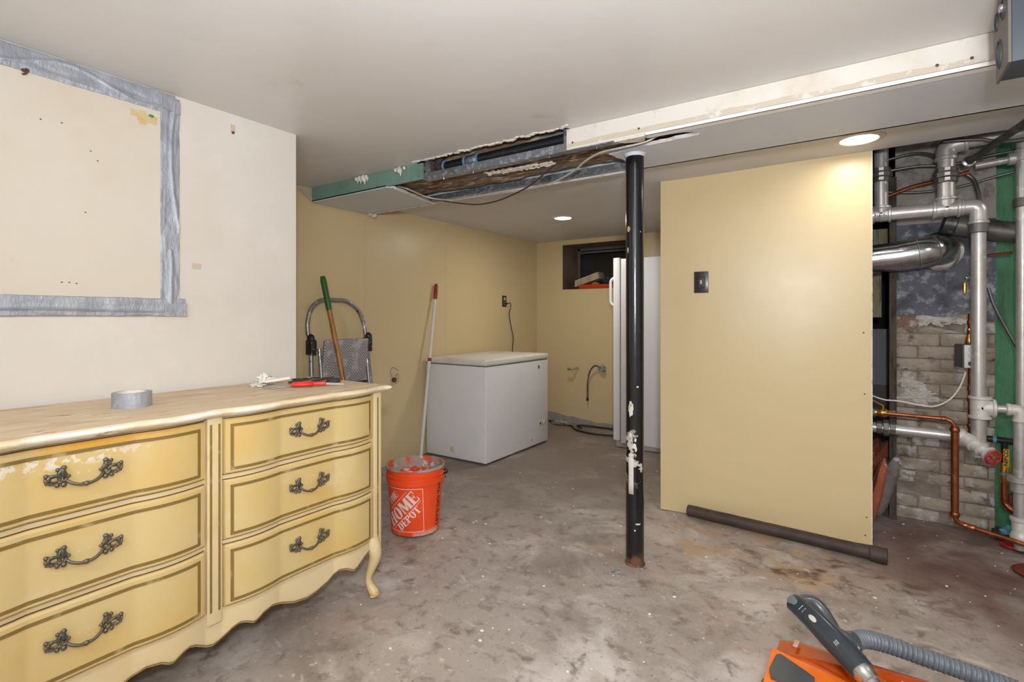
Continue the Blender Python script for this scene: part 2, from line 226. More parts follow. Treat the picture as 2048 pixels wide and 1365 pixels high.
# ------------------------------------------------------------ mesh helpers
class MB:
    def __init__(s): s.v = []; s.f = []
    def add(s, v, f):
        o = len(s.v); s.v += [tuple(p) for p in v]; s.f += [tuple(i+o for i in q) for q in f]; return s
    def box(s, a, b, bev=0):
        x0, y0, z0 = a; x1, y1, z1 = b
        if bev <= 0:
            return s.add([(x0,y0,z0),(x1,y0,z0),(x1,y1,z0),(x0,y1,z0),(x0,y0,z1),(x1,y0,z1),(x1,y1,z1),(x0,y1,z1)],
                         [(0,3,2,1),(4,5,6,7),(0,1,5,4),(1,2,6,5),(2,3,7,6),(3,0,4,7)])
        bm = bmesh.new(); bmesh.ops.create_cube(bm, size=1)
        for v in bm.verts: v.co = Vector(((x0+x1)/2+v.co.x*(x1-x0), (y0+y1)/2+v.co.y*(y1-y0), (z0+z1)/2+v.co.z*(z1-z0)))
        bmesh.ops.bevel(bm, geom=bm.edges[:], offset=bev, segments=3, affect='EDGES', profile=.5)
        bm.verts.ensure_lookup_table()
        s.add([v.co[:] for v in bm.verts], [[v.index for v in f.verts] for f in bm.faces]); bm.free(); return s
    def xbox(s, a, b, mtx, bev=0):
        t = MB().box(a, b, bev); return s.add([mtx @ Vector(v) for v in t.v], t.f)
    def rings(s, R, closed=False, cap=True):
        n = len(R[0]); m = len(R); v = [p for r in R for p in r]; f = []
        for i in range(m if closed else m-1):
            j = (i+1) % m
            for k in range(n): l = (k+1) % n; f.append((i*n+k, i*n+l, j*n+l, j*n+k))
        if cap and not closed: f += [tuple(range(n))[::-1], tuple((m-1)*n+k for k in range(n))]
        return s.add(v, f)
    def tube(s, pts, r, n=14, closed=False, cap=True, flat=None):
        pts = [Vector(p) for p in pts]; m = len(pts)
        rr = r if isinstance(r, (list, tuple)) else [r]*m
        R = []; up = None
        for i, p in enumerate(pts):
            if closed: t = pts[(i+1) % m]-pts[i-1]
            else: t = pts[min(i+1, m-1)]-pts[max(i-1, 0)]
            t.normalize()
            if up is None:
                up = Vector((0, 0, 1)) if abs(t.z) < .9 else Vector((1, 0, 0))
            a = up-t*up.dot(t)
            if a.length < 1e-5: a = t.orthogonal()
            a.normalize(); up = a; b = t.cross(a)
            fa, fb = flat if flat else (1, 1)
            R.append([p+(a*cos(2*pi*k/n)*fa+b*sin(2*pi*k/n)*fb)*rr[i] for k in range(n)])
        return s.rings(R, closed, cap)
    def lathe(s, c, prof, axis=(0, 0, 1), n=32, cap=True):
        ax = Vector(axis).normalized(); a = ax.orthogonal().normalized(); b = ax.cross(a); c = Vector(c)
        return s.rings([[c+ax*h+(a*cos(2*pi*k/n)+b*sin(2*pi*k/n))*max(r, 1e-5) for k in range(n)] for r, h in prof], cap=cap)
    def cyl(s, a, b, r, n=20):
        a = Vector(a); b = Vector(b); d = b-a; return s.lathe(a, [(r, 0), (r, d.length)], d, n)
    def ell(s, c, r, n=10, m=7, mtx=None):
        P = []
        for i in range(m+1):
            th = pi*i/m; P.append([Vector((r[0]*max(sin(th), .001)*cos(2*pi*k/n), r[1]*max(sin(th), .001)*sin(2*pi*k/n), r[2]*cos(th))) for k in range(n)])
        if mtx: P = [[mtx @ q for q in R] for R in P]
        return s.rings([[Vector(c)+q for q in R] for R in P])
    def prism(s, poly, lo, hi, axis=0):
        """poly 2-D points, extruded between lo and hi along axis (0:x, poly=(y,z); 1:y, poly=(x,z); 2:z, poly=(x,y))"""
        def P(a, b, h): return [(h, a, b), (a, h, b), (a, b, h)][axis]
        n = len(poly); v = [P(a, b, lo) for a, b in poly]+[P(a, b, hi) for a, b in poly]
        return s.add(v, [tuple(range(n)), tuple(range(n, 2*n))[::-1]]+[(i, i+n, (i+1) % n+n, (i+1) % n) for i in range(n)])
    def grid(s, fn, nu, nv):
        v = [fn(i/nu, j/nv) for i in range(nu+1) for j in range(nv+1)]
        return s.add(v, [(i*(nv+1)+j, (i+1)*(nv+1)+j, (i+1)*(nv+1)+j+1, i*(nv+1)+j+1) for i in range(nu) for j in range(nv)])
    def slab(s, fn, nu, nv, off):
        """closed slab: surface fn(u,v) and the same moved by off"""
        off = Vector(off); a = [Vector(fn(i/nu, j/nv)) for i in range(nu+1) for j in range(nv+1)]; n = len(a)
        F = lambda i, j: i*(nv+1)+j
        f = [(F(i, j), F(i+1, j), F(i+1, j+1), F(i, j+1)) for i in range(nu) for j in range(nv)]
        g = [tuple(k+n for k in q)[::-1] for q in f]; e = []
        for i in range(nu): e += [(F(i+1, 0), F(i, 0), F(i, 0)+n, F(i+1, 0)+n), (F(i, nv), F(i+1, nv), F(i+1, nv)+n, F(i, nv)+n)]
        for j in range(nv): e += [(F(0, j), F(0, j+1), F(0, j+1)+n, F(0, j)+n), (F(nu, j+1), F(nu, j), F(nu, j)+n, F(nu, j+1)+n)]
        return s.add(a+[p+off for p in a], f+g+e)

def fillet(pts, r, k=6):
    pts = [Vector(p) for p in pts]; out = [pts[0]]
    for i in range(1, len(pts)-1):
        a, b, c = pts[i-1], pts[i], pts[i+1]; d1 = (a-b); d2 = (c-b); q = min(r, d1.length*.49, d2.length*.49)
        p1 = b+d1.normalized()*q; p2 = b+d2.normalized()*q
        out += [(1-t)**2*p1+2*t*(1-t)*b+t*t*p2 for t in [j/k for j in range(k+1)]]
    return out+[pts[-1]]
def spline(pts, k=8):
    P = [Vector(p) for p in pts]; P = [2*P[0]-P[1]]+P+[2*P[-1]-P[-2]]; out = []
    for i in range(1, len(P)-2):
        for j in range(k):
            t = j/k; a, b, c, d = P[i-1], P[i], P[i+1], P[i+2]
            out.append(.5*((2*b)+(c-a)*t+(2*a-5*b+4*c-d)*t*t+(3*b-a-3*c+d)*t**3))
    return out+[P[-2]]

ORG = {}
def obj(name, mb, m, parent=None, smooth=True, label=None, kind=None, angle=40):
    me = bpy.data.meshes.new(name)
    o = bpy.data.objects.new(name, me); COL.objects.link(o)
    org = ORG.get(parent.name, Vector((0, 0, 0))) if parent else Vector((0, 0, 0))
    ORG[o.name] = org
    me.from_pydata([tuple(Vector(v)-org) for v in mb.v], [], mb.f); me.materials.append(M[m] if isinstance(m, str) else m)
    bm = bmesh.new(); bm.from_mesh(me); bmesh.ops.recalc_face_normals(bm, faces=bm.faces); bm.to_mesh(me); bm.free()
    if smooth:
        me.polygons.foreach_set('use_smooth', [True]*len(me.polygons))
        me.set_sharp_from_angle(angle=radians(angle))
    if parent: o.parent = parent
    if label: o['label'] = label
    if kind: o['kind'] = kind
    return o
def thing(name, label, cat, loc, group=None):
    o = bpy.data.objects.new(name, None); COL.objects.link(o); o.location = loc; o.empty_display_size = .05
    o['label'] = label; o['category'] = cat
    if group: o['group'] = group
    ORG[o.name] = Vector(loc); return o
def tag(o, label, cat, group=None):
    """one-mesh thing: move its origin to its base centre"""
    me = o.data; n = len(me.vertices); xs = [v.co for v in me.vertices]
    c = Vector((sum(v.x for v in xs)/n, sum(v.y for v in xs)/n, min(v.z for v in xs)))
    me.transform(Matrix.Translation(-c)); o.location = c
    o['label'] = label; o['category'] = cat
    if group: o['group'] = group
    ORG[o.name] = c; return o
def struct(name, mb, m, label=None, parent=None, smooth=True, cat=None):
    o = obj(name, mb, m, parent, smooth)
    if not parent:
        o['kind'] = 'structure'
        if label: o['label'] = label
        o['category'] = cat or name.split('_')[0]
    return o
def nz(x, y, z=0, s=1): return noise.noise(Vector((x*s, y*s, z*s)))

# ------------------------------------------------------------ the room
XW, XY, YB = -2.264, -3.12, 5.15
ZC, ZB0, ZB1 = 2.065, 1.965, 2.045
BY0, BY1 = 2.155, 2.645
def floor_fn(u, v):
    x = -3.3+u*5.7; y = -2.2+v*8.2
    return (x, y, .004*nz(x, y, 0, 1.3)+.0018*nz(x, y, 3, 7)-.004)
struct('floor', MB().slab(floor_fn, 150, 200, (0, 0, -.12)), 'floor', 'worn grey brown concrete floor with plaster dust and reddish stains', cat='floor')
struct('wall_left', MB().box((-3.24, -2.2, -.05), (XW, 1.486, 2.3)), 'cream', 'cream painted wall behind the yellow dresser', cat='wall', smooth=False)
struct('wall_left_back', MB().box((-3.26, 1.486, -.05), (XY, 5.35, 2.3)), 'yellow', 'yellow painted left wall of the back area, behind ladder and freezer', cat='wall', smooth=False)
# back wall with window niche
b = MB()
NX0, NX1, NZ0, NZ1 = -2.781, -1.96, 1.491, 1.995
b.box((XY, YB, -.05), (NX0, 5.62, 2.3)).box((NX1, YB, -.05), (.05, 5.62, 2.3)).box((NX0, YB, -.05), (NX1, 5.62, NZ0)).box((NX0, YB, NZ1), (NX1, 5.62, 2.3))
struct('wall_back', b, 'yellow', 'yellow painted back wall with the small high window niche', cat='wall', smooth=False)
b = MB().box((NX0, YB+.004, NZ0), (NX0+.004, 5.6, NZ1)).box((NX0, YB+.004, NZ1-.004), (NX1, 5.6, NZ1)).box((NX0, YB+.004, NZ0), (NX1, 5.6, NZ0+.004)).box((NX1-.004, YB+.004, NZ0), (NX1, 5.6, NZ1))
struct('trim_1', b, 'niche', 'glossy brown lining of the window niche', cat='trim', smooth=False)
w = MB().box((NX0, 5.56, NZ0), (NX1, 5.60, NZ1))
wn = struct('window_1', w, 'window_glass', 'dark basement window pane at the back of the niche', cat='window', smooth=False)
f = MB().box((NX0, 5.53, NZ0), (NX0+.03, 5.56, NZ1)).box((NX1-.03, 5.53, NZ0), (NX1, 5.56, NZ1)).box((NX0, 5.53, NZ1-.03), (NX1, 5.56, NZ1)).box((NX0, 5.53, NZ0), (NX1, 5.56, NZ0+.03))
f.cyl((NX0+.05, 5.51, NZ1-.055), (NX1-.03, 5.51, NZ1-.055), .013)
obj('window_frame', f, 'window_frame', wn, False)
# grey unpainted foot of the back wall: wavy top edge
poly = [(XY+.0, 0)]+[(-3.12+.095*i, .075+.025*nz(i*.7, 2)+(.02 if i < 4 else 0)-.004*i*(i > 5)) for i in range(13)]+[(-1.98, 0)]
struct('baseboard_back', MB().prism(poly, YB-.006, YB+.001, 1), 'grey_base', 'grey unpainted strip along the foot of the back wall', cat='baseboard', smooth=False)
# partition panel
PL, PR = Vector((-1.013, 3.14, 0)), Vector((.054, 3.25, 0)); PD = (PR-PL).normalized(); PN = Vector((-PD.y, PD.x, 0))
def PP(s, z, d=0): p = PL+(PR-PL)*s+PN*d; return (p.x, p.y, z)
v = [PP(0, 0), PP(1, 0), PP(1, 2.06), PP(0, 2.025), PP(0, 0, .013), PP(1, 0, .013), PP(1, 2.06, .013), PP(0, 2.025, .013)]
BF = [(0,3,2,1),(4,5,6,7),(0,1,5,4),(1,2,6,5),(2,3,7,6),(3,0,4,7)]
wp = struct('wall_partition', MB().add(v, BF), 'yellow', 'glossy yellow partition panel with the dark switch cover', cat='wall', smooth=False)
v = [PP(1, 0, 0), PP(1.004, 0, 0), PP(1.004, 2.05, 0), PP(1, 2.05, 0), PP(1, 0, .014), PP(1.004, 0, .014), PP(1.004, 2.05, .014), PP(1, 2.05, .014)]
obj('torn_edge', MB().add(v, BF), 'drywall_edge', wp, False)
b = MB()
for s in (.03, .5, .955):
    v = [PP(s-.02, 0, .014), PP(s+.02, 0, .014), PP(s+.02, 2.04, .014), PP(s-.02, 2.0, .014), PP(s-.02, 0, .09), PP(s+.02, 0, .09), PP(s+.02, 2.04, .09), PP(s-.02, 2.0, .09)]
    obj('stud', MB().add(v, BF), 'lumber', wp, False)
b = MB()
for s, z in ((.98, .14), (.975, .045), (.972, .78), (.968, 1.1)):
    p = PP(s, z, -.0005); b.lathe(p, [(.004, 0), (.004, .002)], (0, 1, 0), 10)
obj('screw_hole', b, 'brown_hole', wp)
# side wall of the fridge recess, behind the partition
struct('wall_recess', MB().box((-.99, 3.17, 0), (-.93, YB, 2.3)), 'yellow', 'hidden yellow side wall beside the refrigerator', cat='wall', smooth=False)
struct('wall_right', MB().box((2.3, -2.2, -.05), (2.42, 5.6, 2.3)), 'cream', 'right basement wall outside the picture', cat='wall', smooth=False)
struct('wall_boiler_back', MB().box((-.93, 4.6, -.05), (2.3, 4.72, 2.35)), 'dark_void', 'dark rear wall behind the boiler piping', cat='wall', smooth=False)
# ceilings
def jag(x): return .012*nz(x, 1, 0, 9)+.02*nz(x, 5, 0, 22)+.006
def ceil_fn(u, v):
    x = -3.15+u*5.5; y = -2.2+v*(BY0+2.2+.004)
    if v == 1 and -2.1 < x < -1.12: y -= .028+jag(x)
    return (x, y, ZC)
struct('ceiling', MB().slab(ceil_fn, 260, 12, (0, 0, .014)), 'ceiling', 'beige painted ceiling of the front area', cat='ceiling', smooth=False)
def cback(x, y): return ZB1-.03*math.exp(-((x+1.0)**2+(y-3.14)**2)/.5)
def cb_fn(u, v): x = -3.15+u*5.5; y = BY1-.02+v*(3.245-BY1+.02); return (x, y, cback(x, y))
def cb_fn2(u, v): x = -3.15+u*3.15; y = 3.245+v*(YB-3.245+.02); return (x, y, cback(x, y))
struct('ceiling_back', MB().slab(cb_fn, 60, 12, (0, 0, .013)).slab(cb_fn2, 40, 12, (0, 0, .013)), 'ceiling_back', 'grey beige ceiling of the back area with recessed lamps', cat='ceiling', smooth=False)
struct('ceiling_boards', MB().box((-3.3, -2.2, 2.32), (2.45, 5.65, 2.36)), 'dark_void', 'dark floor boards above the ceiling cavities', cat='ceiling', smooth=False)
# torn plaster crumbs along the ceiling edge
b = MB()
for i in range(170):
    x = -2.1+.98*i/169+random.uniform(-.01, .01); r = random.uniform(.005, .012)
    b.ell((x, BY0-.028-jag(x)+random.uniform(-.006, .004), ZC-.001), (r*1.2, r*.9, r*.6), 6, 4)
for x, w in ((-2.62, .016), (-2.59, .02), (-2.555, .024), (-2.53, .016), (-2.27, .014), (-2.24, .022), (-2.2, .012)):
    b.ell((x, BY0-.016, ZC-.008-w*.5), (w*.8, w*.8, w*.9), 9, 6)
    if w > .015: b.lathe((x+.008, BY0-.013, ZC-.01-w*2.1), [(.001, 0), (w*.5, w*1.4)], (0, 0, 1), 7)
o = obj('torn_plaster_edge', b, 'drywall_edge', bpy.data.objects['ceiling']); o['kind'] = 'stuff'

# ------------------------------------------------------------ soffit beam
bm_ = thing('ceiling_beam', 'boxed ceiling beam, green drywall at left, torn open in the middle', 'beam', (-.5, 2.4, ZB0)); bm_['kind'] = 'structure'
obj('green_drywall', MB().box((-3.1, BY0, ZB0+.006), (-2.069, BY0+.013, ZC-.001)), 'green_board', bm_, False, 'green drywall strip')
b = MB()
for x in (-3.0, -2.72, -2.45, -2.1): b.lathe((x, BY0-.001, ZB0+.03+.02*nz(x, 3)), [(.004, 0), (.004, .002)], (0, 1, 0), 10)
obj('screw_head', b, 'brown_hole', bm_)
obj('front_board', MB().box((-1.142, BY0, ZB0+.003), (2.3, BY0+.013, ZC-.001)), 'beam_cream', bm_, False, 'cream painted front face')
def band(u, v):
    x = -1.142+u*3.4; top = .022+.006*nz(x, 2, 0, 6)+.004*nz(x, 7, 0, 25); return (x, BY0-.0006, ZB0+.012+v*top)
obj('compound_band', MB().slab(band, 160, 1, (0, .001, 0)), 'patch_tan', bm_, False, 'tan band of joint compound')
obj('corner_bead', MB().box((-.76, BY0-.003, ZB0-.003), (2.3, BY0+.006, ZB0+.010)).box((-.76, BY0, ZB0-.003), (2.3, BY0+.042, ZB0+.001)), 'corner_white', bm_, False, 'white corner strip')
b = MB()
for x in (-1.11, -.79, .21, .295): b.lathe((x, BY0-.002, ZB0+.032), [(.005, 0), (.005, .003)], (0, 1, 0), 10)
obj('screw_head', b, 'brown_hole', bm_)
# soffit boards: left triangle and right sheet with torn slot round the pole
def rag(p, q, n, amp, seed):
    out = []
    for i in range(n):
        t = i/n; a = 0 if i == 0 else amp*nz(i*.9, seed, 0, 1.7)
        out.append((p[0]+(q[0]-p[0])*t+a, p[1]+(q[1]-p[1])*t+a))
    return out
poly = [(-3.1, BY0)]+[(-2.37, BY0)]+rag((-2.34, 2.2), (-2.43, BY1), 12, .012, 3)+[(-2.43, BY1), (-3.1, BY1)]
obj('left_soffit_board', MB().prism(poly, ZB0, ZB0+.013, 2), 'beam_grey', bm_, False)
def mesh_poly(poly, lo, hi):
    bm = bmesh.new(); vs_ = [bm.verts.new((x, y, lo)) for x, y in poly]; fc = bm.faces.new(vs_)
    r = bmesh.ops.extrude_face_region(bm, geom=[fc])
    for e in r['geom']:
        if isinstance(e, bmesh.types.BMVert): e.co.z = hi
    bmesh.ops.triangulate(bm, faces=[f for f in bm.faces if len(f.verts) > 4])
    bm.verts.ensure_lookup_table(); mb = MB().add([v.co[:] for v in bm.verts], [[v.index for v in f.verts] for f in bm.faces]); bm.free(); return mb
right = [(2.3, BY0), (-.76, BY0+.0), (-.775, 2.18), (-.77, 2.205)]
right += rag((-.74, 2.202), (-.60, 2.218), 6, .006, 5)+[(-.585, 2.235), (-.568, 2.25)]
right += rag((-.60, 2.272), (-.78, 2.292), 8, .008, 8)+rag((-.82, 2.285), (-1.0, 2.32), 8, .010, 11)+rag((-1.0, 2.32), (-.97, 2.46), 6, .01, 14)+[(-.975, 2.46)]+rag((-.97, 2.5), (-1.03, BY1), 4, .008, 16)+[(-1.03, BY1), (2.3, BY1)]
obj('right_soffit_board', mesh_poly(right, ZB0, ZB0+.013), 'beam_grey', bm_, False)
obj('torn_flap', mesh_poly([(-.905, 2.157), (-.765, 2.157), (-.775, 2.19), (-.79, 2.225), (-.87, 2.20)], ZB0-.004, ZB0+.008), 'drywall_edge', bm_, False)
def lip(u, v):
    x = -.80+u*.235; return (x, 2.274+.012*v+.016*(1-u)+.008*nz(x, 1, 0, 18), ZB0-.002-.003*nz(x, 4, 0, 14))
obj('torn_lip', MB().slab(lip, 30, 3, (0, 0, .01)), 'drywall_edge', bm_, False)
lipL = [(-2.345+.03*nz(t, 0, 0, 5)-.09*t/10, 2.2+.44*t/10) for t in range(11)]
obj('torn_lip', MB().tube([(x+.004, y, ZB0+.001) for x, y in lipL], .0085, 6), 'drywall_edge', bm_)
def backlip(u, v):
    x = -3.05+u*2.05; return (x, BY1-.006+.016*v+.004*nz(x, 1, 0, 12), ZB0-.004+.004*nz(x, 2, 0, 9))
obj('rear_corner_strip', MB().slab(backlip, 90, 1, (0, 0, .015)), 'drywall_edge', bm_, False)
obj('rear_board', MB().box((-3.1, BY1-.013, ZB0), (2.3, BY1, ZB1)), 'beam_grey', bm_, False)
obj('plaster_tuft', MB().ell((-3.05, BY1+.01, ZB0-.012), (.025, .018, .02), 8, 6).ell((-3.08, BY1+.0, ZB0-.0), (.03, .016, .014), 8, 6), 'drywall_edge', bm_)
# inner skeleton seen through the torn part
fr = MB().box((-2.06, BY0+.004, ZB0+.002), (-.86, BY0+.006, ZB0+.038)).box((-2.06, BY0+.004, ZB0+.0), (-.86, BY0+.052, ZB0+.002)).box((-2.06, BY0+.05, ZB0), (-.86, BY0+.052, ZB0+.012))
obj('front_track', fr, 'galv', bm_, False, 'galvanised steel track along the torn opening')
fr = MB().box((-2.44, BY1-.06, ZB0+.003), (-1.0, BY1-.014, ZB0+.006)).box((-2.44, BY1-.062, ZB0+.003), (-1.0, BY1-.058, ZB0+.036))
obj('rear_track', fr, 'galv', bm_, False)
def jf(u, v):
    x = -2.9+u*2.6; y = 2.235+v*.30; return (x, y, ZB0+.035+.016*nz(x, y*3, 0, 4)+.008*nz(x, y, 5, 18))
obj('joist', MB().slab(jf, 90, 20, (0, 0, .16)), 'old_wood', bm_, True, 'peeling rotten wooden joist')
obj('stud', MB().box((-2.055, BY0+.008, ZB0+.03), (-2.02, BY0+.04, 2.2)), 'galv', bm_, False)
obj('stud', MB().box((-1.165, BY0+.014, ZB0+.03), (-1.145, BY0+.05, 2.2)), 'galv', bm_, False)
def flake(u, v):
    x = -1.75+u*.42; y = 2.31+v*.06; return (x, y+.03*u, ZB0+.026+.012*nz(x, y, 0, 60))
obj('peeling_bark', MB().slab(flake, 50, 10, (0, 0, .004)), 'drywall_edge', bm_, False)
b = MB()
for x, y in ((-1.93, 2.18), (-1.72, 2.18), (-1.25, 2.18), (-1.0, 2.18), (-2.0, 2.6), (-1.9, 2.61)):
    b.lathe((x, y, ZB0-.012), [(.001, 0), (.0025, .004), (.0025, .016)], (0, 0, 1), 6)
obj('drywall_screw', b, 'steel', bm_)
# black drain pipe inside
dp = thing('drain_pipe', 'black iron pipe with blue ringed coupling inside the torn beam', 'pipe', (-1.6, 2.215, 2.03))
obj('pipe_run', MB().cyl((-2.0, 2.215, 2.035), (-1.0, 2.215, 2.045), .027), 'black_iron', dp)
obj('coupling', MB().lathe((-1.79, 2.215, 2.036), [(.029, 0), (.034, .006), (.034, .07), (.029, .078)], (1, 0, 0), 24), 'galv', dp, label='grey coupling')
for x in (-1.795, -1.708, -1.945): obj('sealant_ring', MB().lathe((x, 2.215, 2.037), [(.028, -.005), (.0345, -.003), (.0345, .004), (.028, .006)], (1, 0, 0), 24), 'pvc_blue', dp)
obj('elbow', MB().tube(fillet([(-1.95, 2.215, 2.035), (-1.99, 2.215, 2.035), (-1.99, 2.215, 2.2)], .03), .031), 'rust_brown', dp)
# joists over the boiler corner
for i, x in enumerate((-.3, .12, .55, .98)):
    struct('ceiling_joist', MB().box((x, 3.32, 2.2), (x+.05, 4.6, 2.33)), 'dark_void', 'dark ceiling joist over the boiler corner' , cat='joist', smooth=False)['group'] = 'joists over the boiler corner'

# ------------------------------------------------------------ covering board and duct tape on the cream wall
struct('trim_2', MB().box((XW, -.6, 1.22), (XW+.004, .935, 2.03)), 'board', 'cream board covering the opening, framed by duct tape', cat='board', smooth=False)
def tape_strip(name, p0, p1, w, label, seed, folds=()):
    """strip on the wall plane from p0 to p1 (y,z), width w, with wrinkles"""
    a = Vector((p0[0], p0[1])); d = Vector((p1[0], p1[1]))-a; L = d.length; t = d.normalized(); n = Vector((-t.y, t.x))
    def fn(u, v):
        q = a+t*(u*L)+n*((v-.5)*w)
        h = .0065+.0028*abs(nz(u*L*7, v*2.0, seed, 1))*1.6+.0035*max(0, nz(u*L*4+v*1.3, v*3, seed+5, 1.6)-.15)
        if v in (0, 1): h = .0052; q += n*(.0025*nz(u*L, seed, 0, 20))*(1 if v else -1)
        for c, wd, ht, fu0, fu1 in folds:
            if fu0 < u < fu1:
                cc = c(u); h += ht*math.exp(-((v-cc)/wd)**2)
        return (XW+h, q.x, q.y)
    o = obj(name, MB().slab(fn, int(L*220), 26, (-.0035, 0, 0)), 'tape'); return tag(o, label, 'tape', 'duct tape strips framing the board')
tape_strip('duct_tape', (.952, 2.022), (-.6, 2.022), .078, 'silver duct tape strip along the top of the board, under the ceiling', 1,
           [(lambda u: .5+.35*sin(u*22), .07, .003, 0, .5)])
tape_strip('duct_tape', (.933, 1.19), (.933, 2.05), .068, 'vertical silver duct tape strip down the right side of the board', 4,
           [(lambda u: .45-.9*(u-.75)**2*4, .10, .0045, .38, .98), (lambda u: .45, .08, .003, .0, .3)])
tape_strip('duct_tape', (.99, 1.219), (-.6, 1.217), .070, 'horizontal silver duct tape strip along the bottom of the board', 8,
           [(lambda u: .68+.04*sin(u*17), .05, .004, 0.02, .9)])
tag(obj('duct_tape', MB().slab(lambda u, v: (XW+.011+.001*nz(u*3, v*3), .912+.082*u, 1.184+.05*v), 6, 6, (-.003, 0, 0)), 'tape'), 'short silver tape piece at the lower right corner of the frame', 'tape', 'duct tape strips framing the board')
tag(obj('duct_tape', MB().slab(lambda u, v: (XW+.012+.001*nz(u*3, v*3), .905+.063*u, 2.0+.05*v-.012*u), 6, 6, (-.003, 0, 0)), 'tape'), 'short silver tape piece at the upper right corner of the frame', 'tape', 'duct tape strips framing the board')
def scrap(name, y0, z0, y1, z1, m, label, cat, x=XW+.0045):
    return tag(obj(name, MB().box((x-.0008, y0, z0), (x+.0006, y1, z1)), m, smooth=False), label, cat)
mt = thing('masking_tape', 'yellowed masking tape cross near the upper right of the board', 'tape', (XW+.005, .85, 1.93))
obj('strip', MB().box((XW+.0042, .800, 1.938), (XW+.005, .822, 1.962)).box((XW+.0042, .822, 1.925), (XW+.0052, .888, 1.955)), 'masking', mt, False)
obj('strip', MB().box((XW+.005, .828, 1.915), (XW+.0058, .852, 1.965)), 'masking', mt, False)
obj('green_tack', MB().ell((XW+.006, .868, 1.955), (.002, .010, .006), 10, 6), 'paint_green_dot', mt)
s_ = scrap('wall_tape_scrap', 1.172, 1.985, 1.192, 2.02, 'masking_pale', 'small tan tape scrap with nail hole, high right of the tape frame', 'tape', XW+.0008)
tag(obj('nail_hole', MB().lathe((XW, 1.182, 1.985), [(.006, 0), (.006, .004), (.003, .0045)], (1, 0, 0), 12), 'brown_hole'), 'dark nail in the wall under the high tan scrap', 'nail')
scrap('wall_tape_scrap', 1.017, 1.378, 1.052, 1.402, 'masking_pale', 'small square tan scrap right of the tape frame, at half height', 'tape', XW+.0008)
tag(obj('wall_hook', MB().ell((XW+.008, .503, 1.985), (.006, .008, .006), 8, 6).tube(spline([(XW+.01, .507, 1.992), (XW+.014, .512, 1.987), (XW+.012, .505, 1.974), (XW+.007, .499, 1.972)]), .003, 8), 'brown_hole'), 'rusty brown hook under the top tape strip at far left', 'hook')
b = MB()
for y, z in ((.545, 1.84), (.60, 1.845), (.68, 1.77), (.70, 1.74), (.665, 1.55), (.60, 1.30), (.62, 1.30), (.64, 1.298)):
    b.ell((XW+.0045, y, z), (.0012, .0032, .0022), 7, 4)
o = obj('nail_spots', b, 'brown_hole', bpy.data.objects['trim_2'])

# ------------------------------------------------------------ dresser
DX0 = -1.70; CW = .308; CEN = (.495, 1.163); DD = .036
DR = thing('dresser', 'worn yellow double dresser with serpentine drawers and bronze handles', 'dresser', (-1.97, .83, 0))
def g(s):
    s = abs(s)
    if s > 1: return 0
    if s < .37: return .006
    t = (s-.37)/.63; return .006*(1-t)+.0165*sin(pi*t)**.85
def fx(y):
    for c in CEN:
        if abs(y-c) <= CW: return DX0+g((y-c)/CW)
    return DX0
YA, YZ = .140, 1.515
def ys(a, b, n): return [a+(b-a)*i/n for i in range(n+1)]
# carcass: serpentine box
XB = -2.23
def ring_at(off, z):
    Y = ys(YA, YZ, 130)
    return [(XB, YA-off*.0, z)]+[(fx(y)+off, y, z) for y in Y]+[(XB, YZ, z)]
obj('carcass', MB().rings([ring_at(-.010, .205), ring_at(-.010, .862)]), 'dresser_pale', DR, False)
# top with moulded edge
def top_ring(off, z):
    Y = ys(YA-off, YZ+off, 130); R = [(XB-.004, YA-off, z)]
    for y in Y:
        yy = min(max(y, YA), YZ); R.append((fx(yy)+off, y, z))
    return R+[(XB-.004, YZ+off, z)]
obj('top_moulding', MB().rings([top_ring(.002, .860), top_ring(.014, .862), top_ring(.020, .868), top_ring(.030, .872), top_ring(.034, .880), top_ring(.031, .885)]), 'top_edge', DR, True, 'chipped pale moulded edge', angle=60)
obj('top', MB().rings([top_ring(.026, .8848), top_ring(.023, .889)]), 'dresser_top', DR, True, 'worn wooden dresser top', angle=40)
def front(y0, y1, z0, z1, off, th, nu=60, nv=6, edge=.006, rim=.008):
    def fn(u, v):
        y = y0+(y1-y0)*u; z = z0+(z1-z0)*v
        e = 0
        if u in (0, 1) or v in (0, 1): e = edge
        return (fx(y)+off-e, y, z)
    us = [0, .006]+[.006+.988*i/nu for i in range(1, nu)]+[.994, 1]; vv = [0, .03, .5, .97, 1]
    P = [fn(u, v) for u in us for v in vv]; n = len(vv); F = []
    for i in range(len(us)-1):
        for j in range(n-1): F.append((i*n+j, (i+1)*n+j, (i+1)*n+j+1, i*n+j+1))
    k = len(P); P2 = [(x-th, y, z) for x, y, z in P]; F2 = [tuple(q+k for q in f)[::-1] for f in F]; E_ = []
    for i in range(len(us)-1): E_ += [((i+1)*n, i*n, i*n+k, (i+1)*n+k), (i*n+n-1, (i+1)*n+n-1, (i+1)*n+n-1+k, i*n+n-1+k)]
    m_ = (len(us)-1)*n
    for j in range(n-1): E_ += [(j, j+1, j+1+k, j+k), (m_+j+1, m_+j, m_+j+k, m_+j+1+k)]
    return MB().add(P+P2, F+F2+E_)
def border(y0, y1, z0, z1, off, w=.009):
    b = MB(); h = .0016
    for za in (z0, z1-w):
        b.slab(lambda u, v: (fx(y0+(y1-y0)*u)+off+h, y0+(y1-y0)*u, za+w*v), 60, 1, (-h*2, 0, 0))
    for ya in (y0, y1-w):
        b.slab(lambda u, v: (fx(ya+w*u)+off+h, ya+w*u, z0+(z1-z0)*v), 1, 1, (-h*2, 0, 0))
    return b
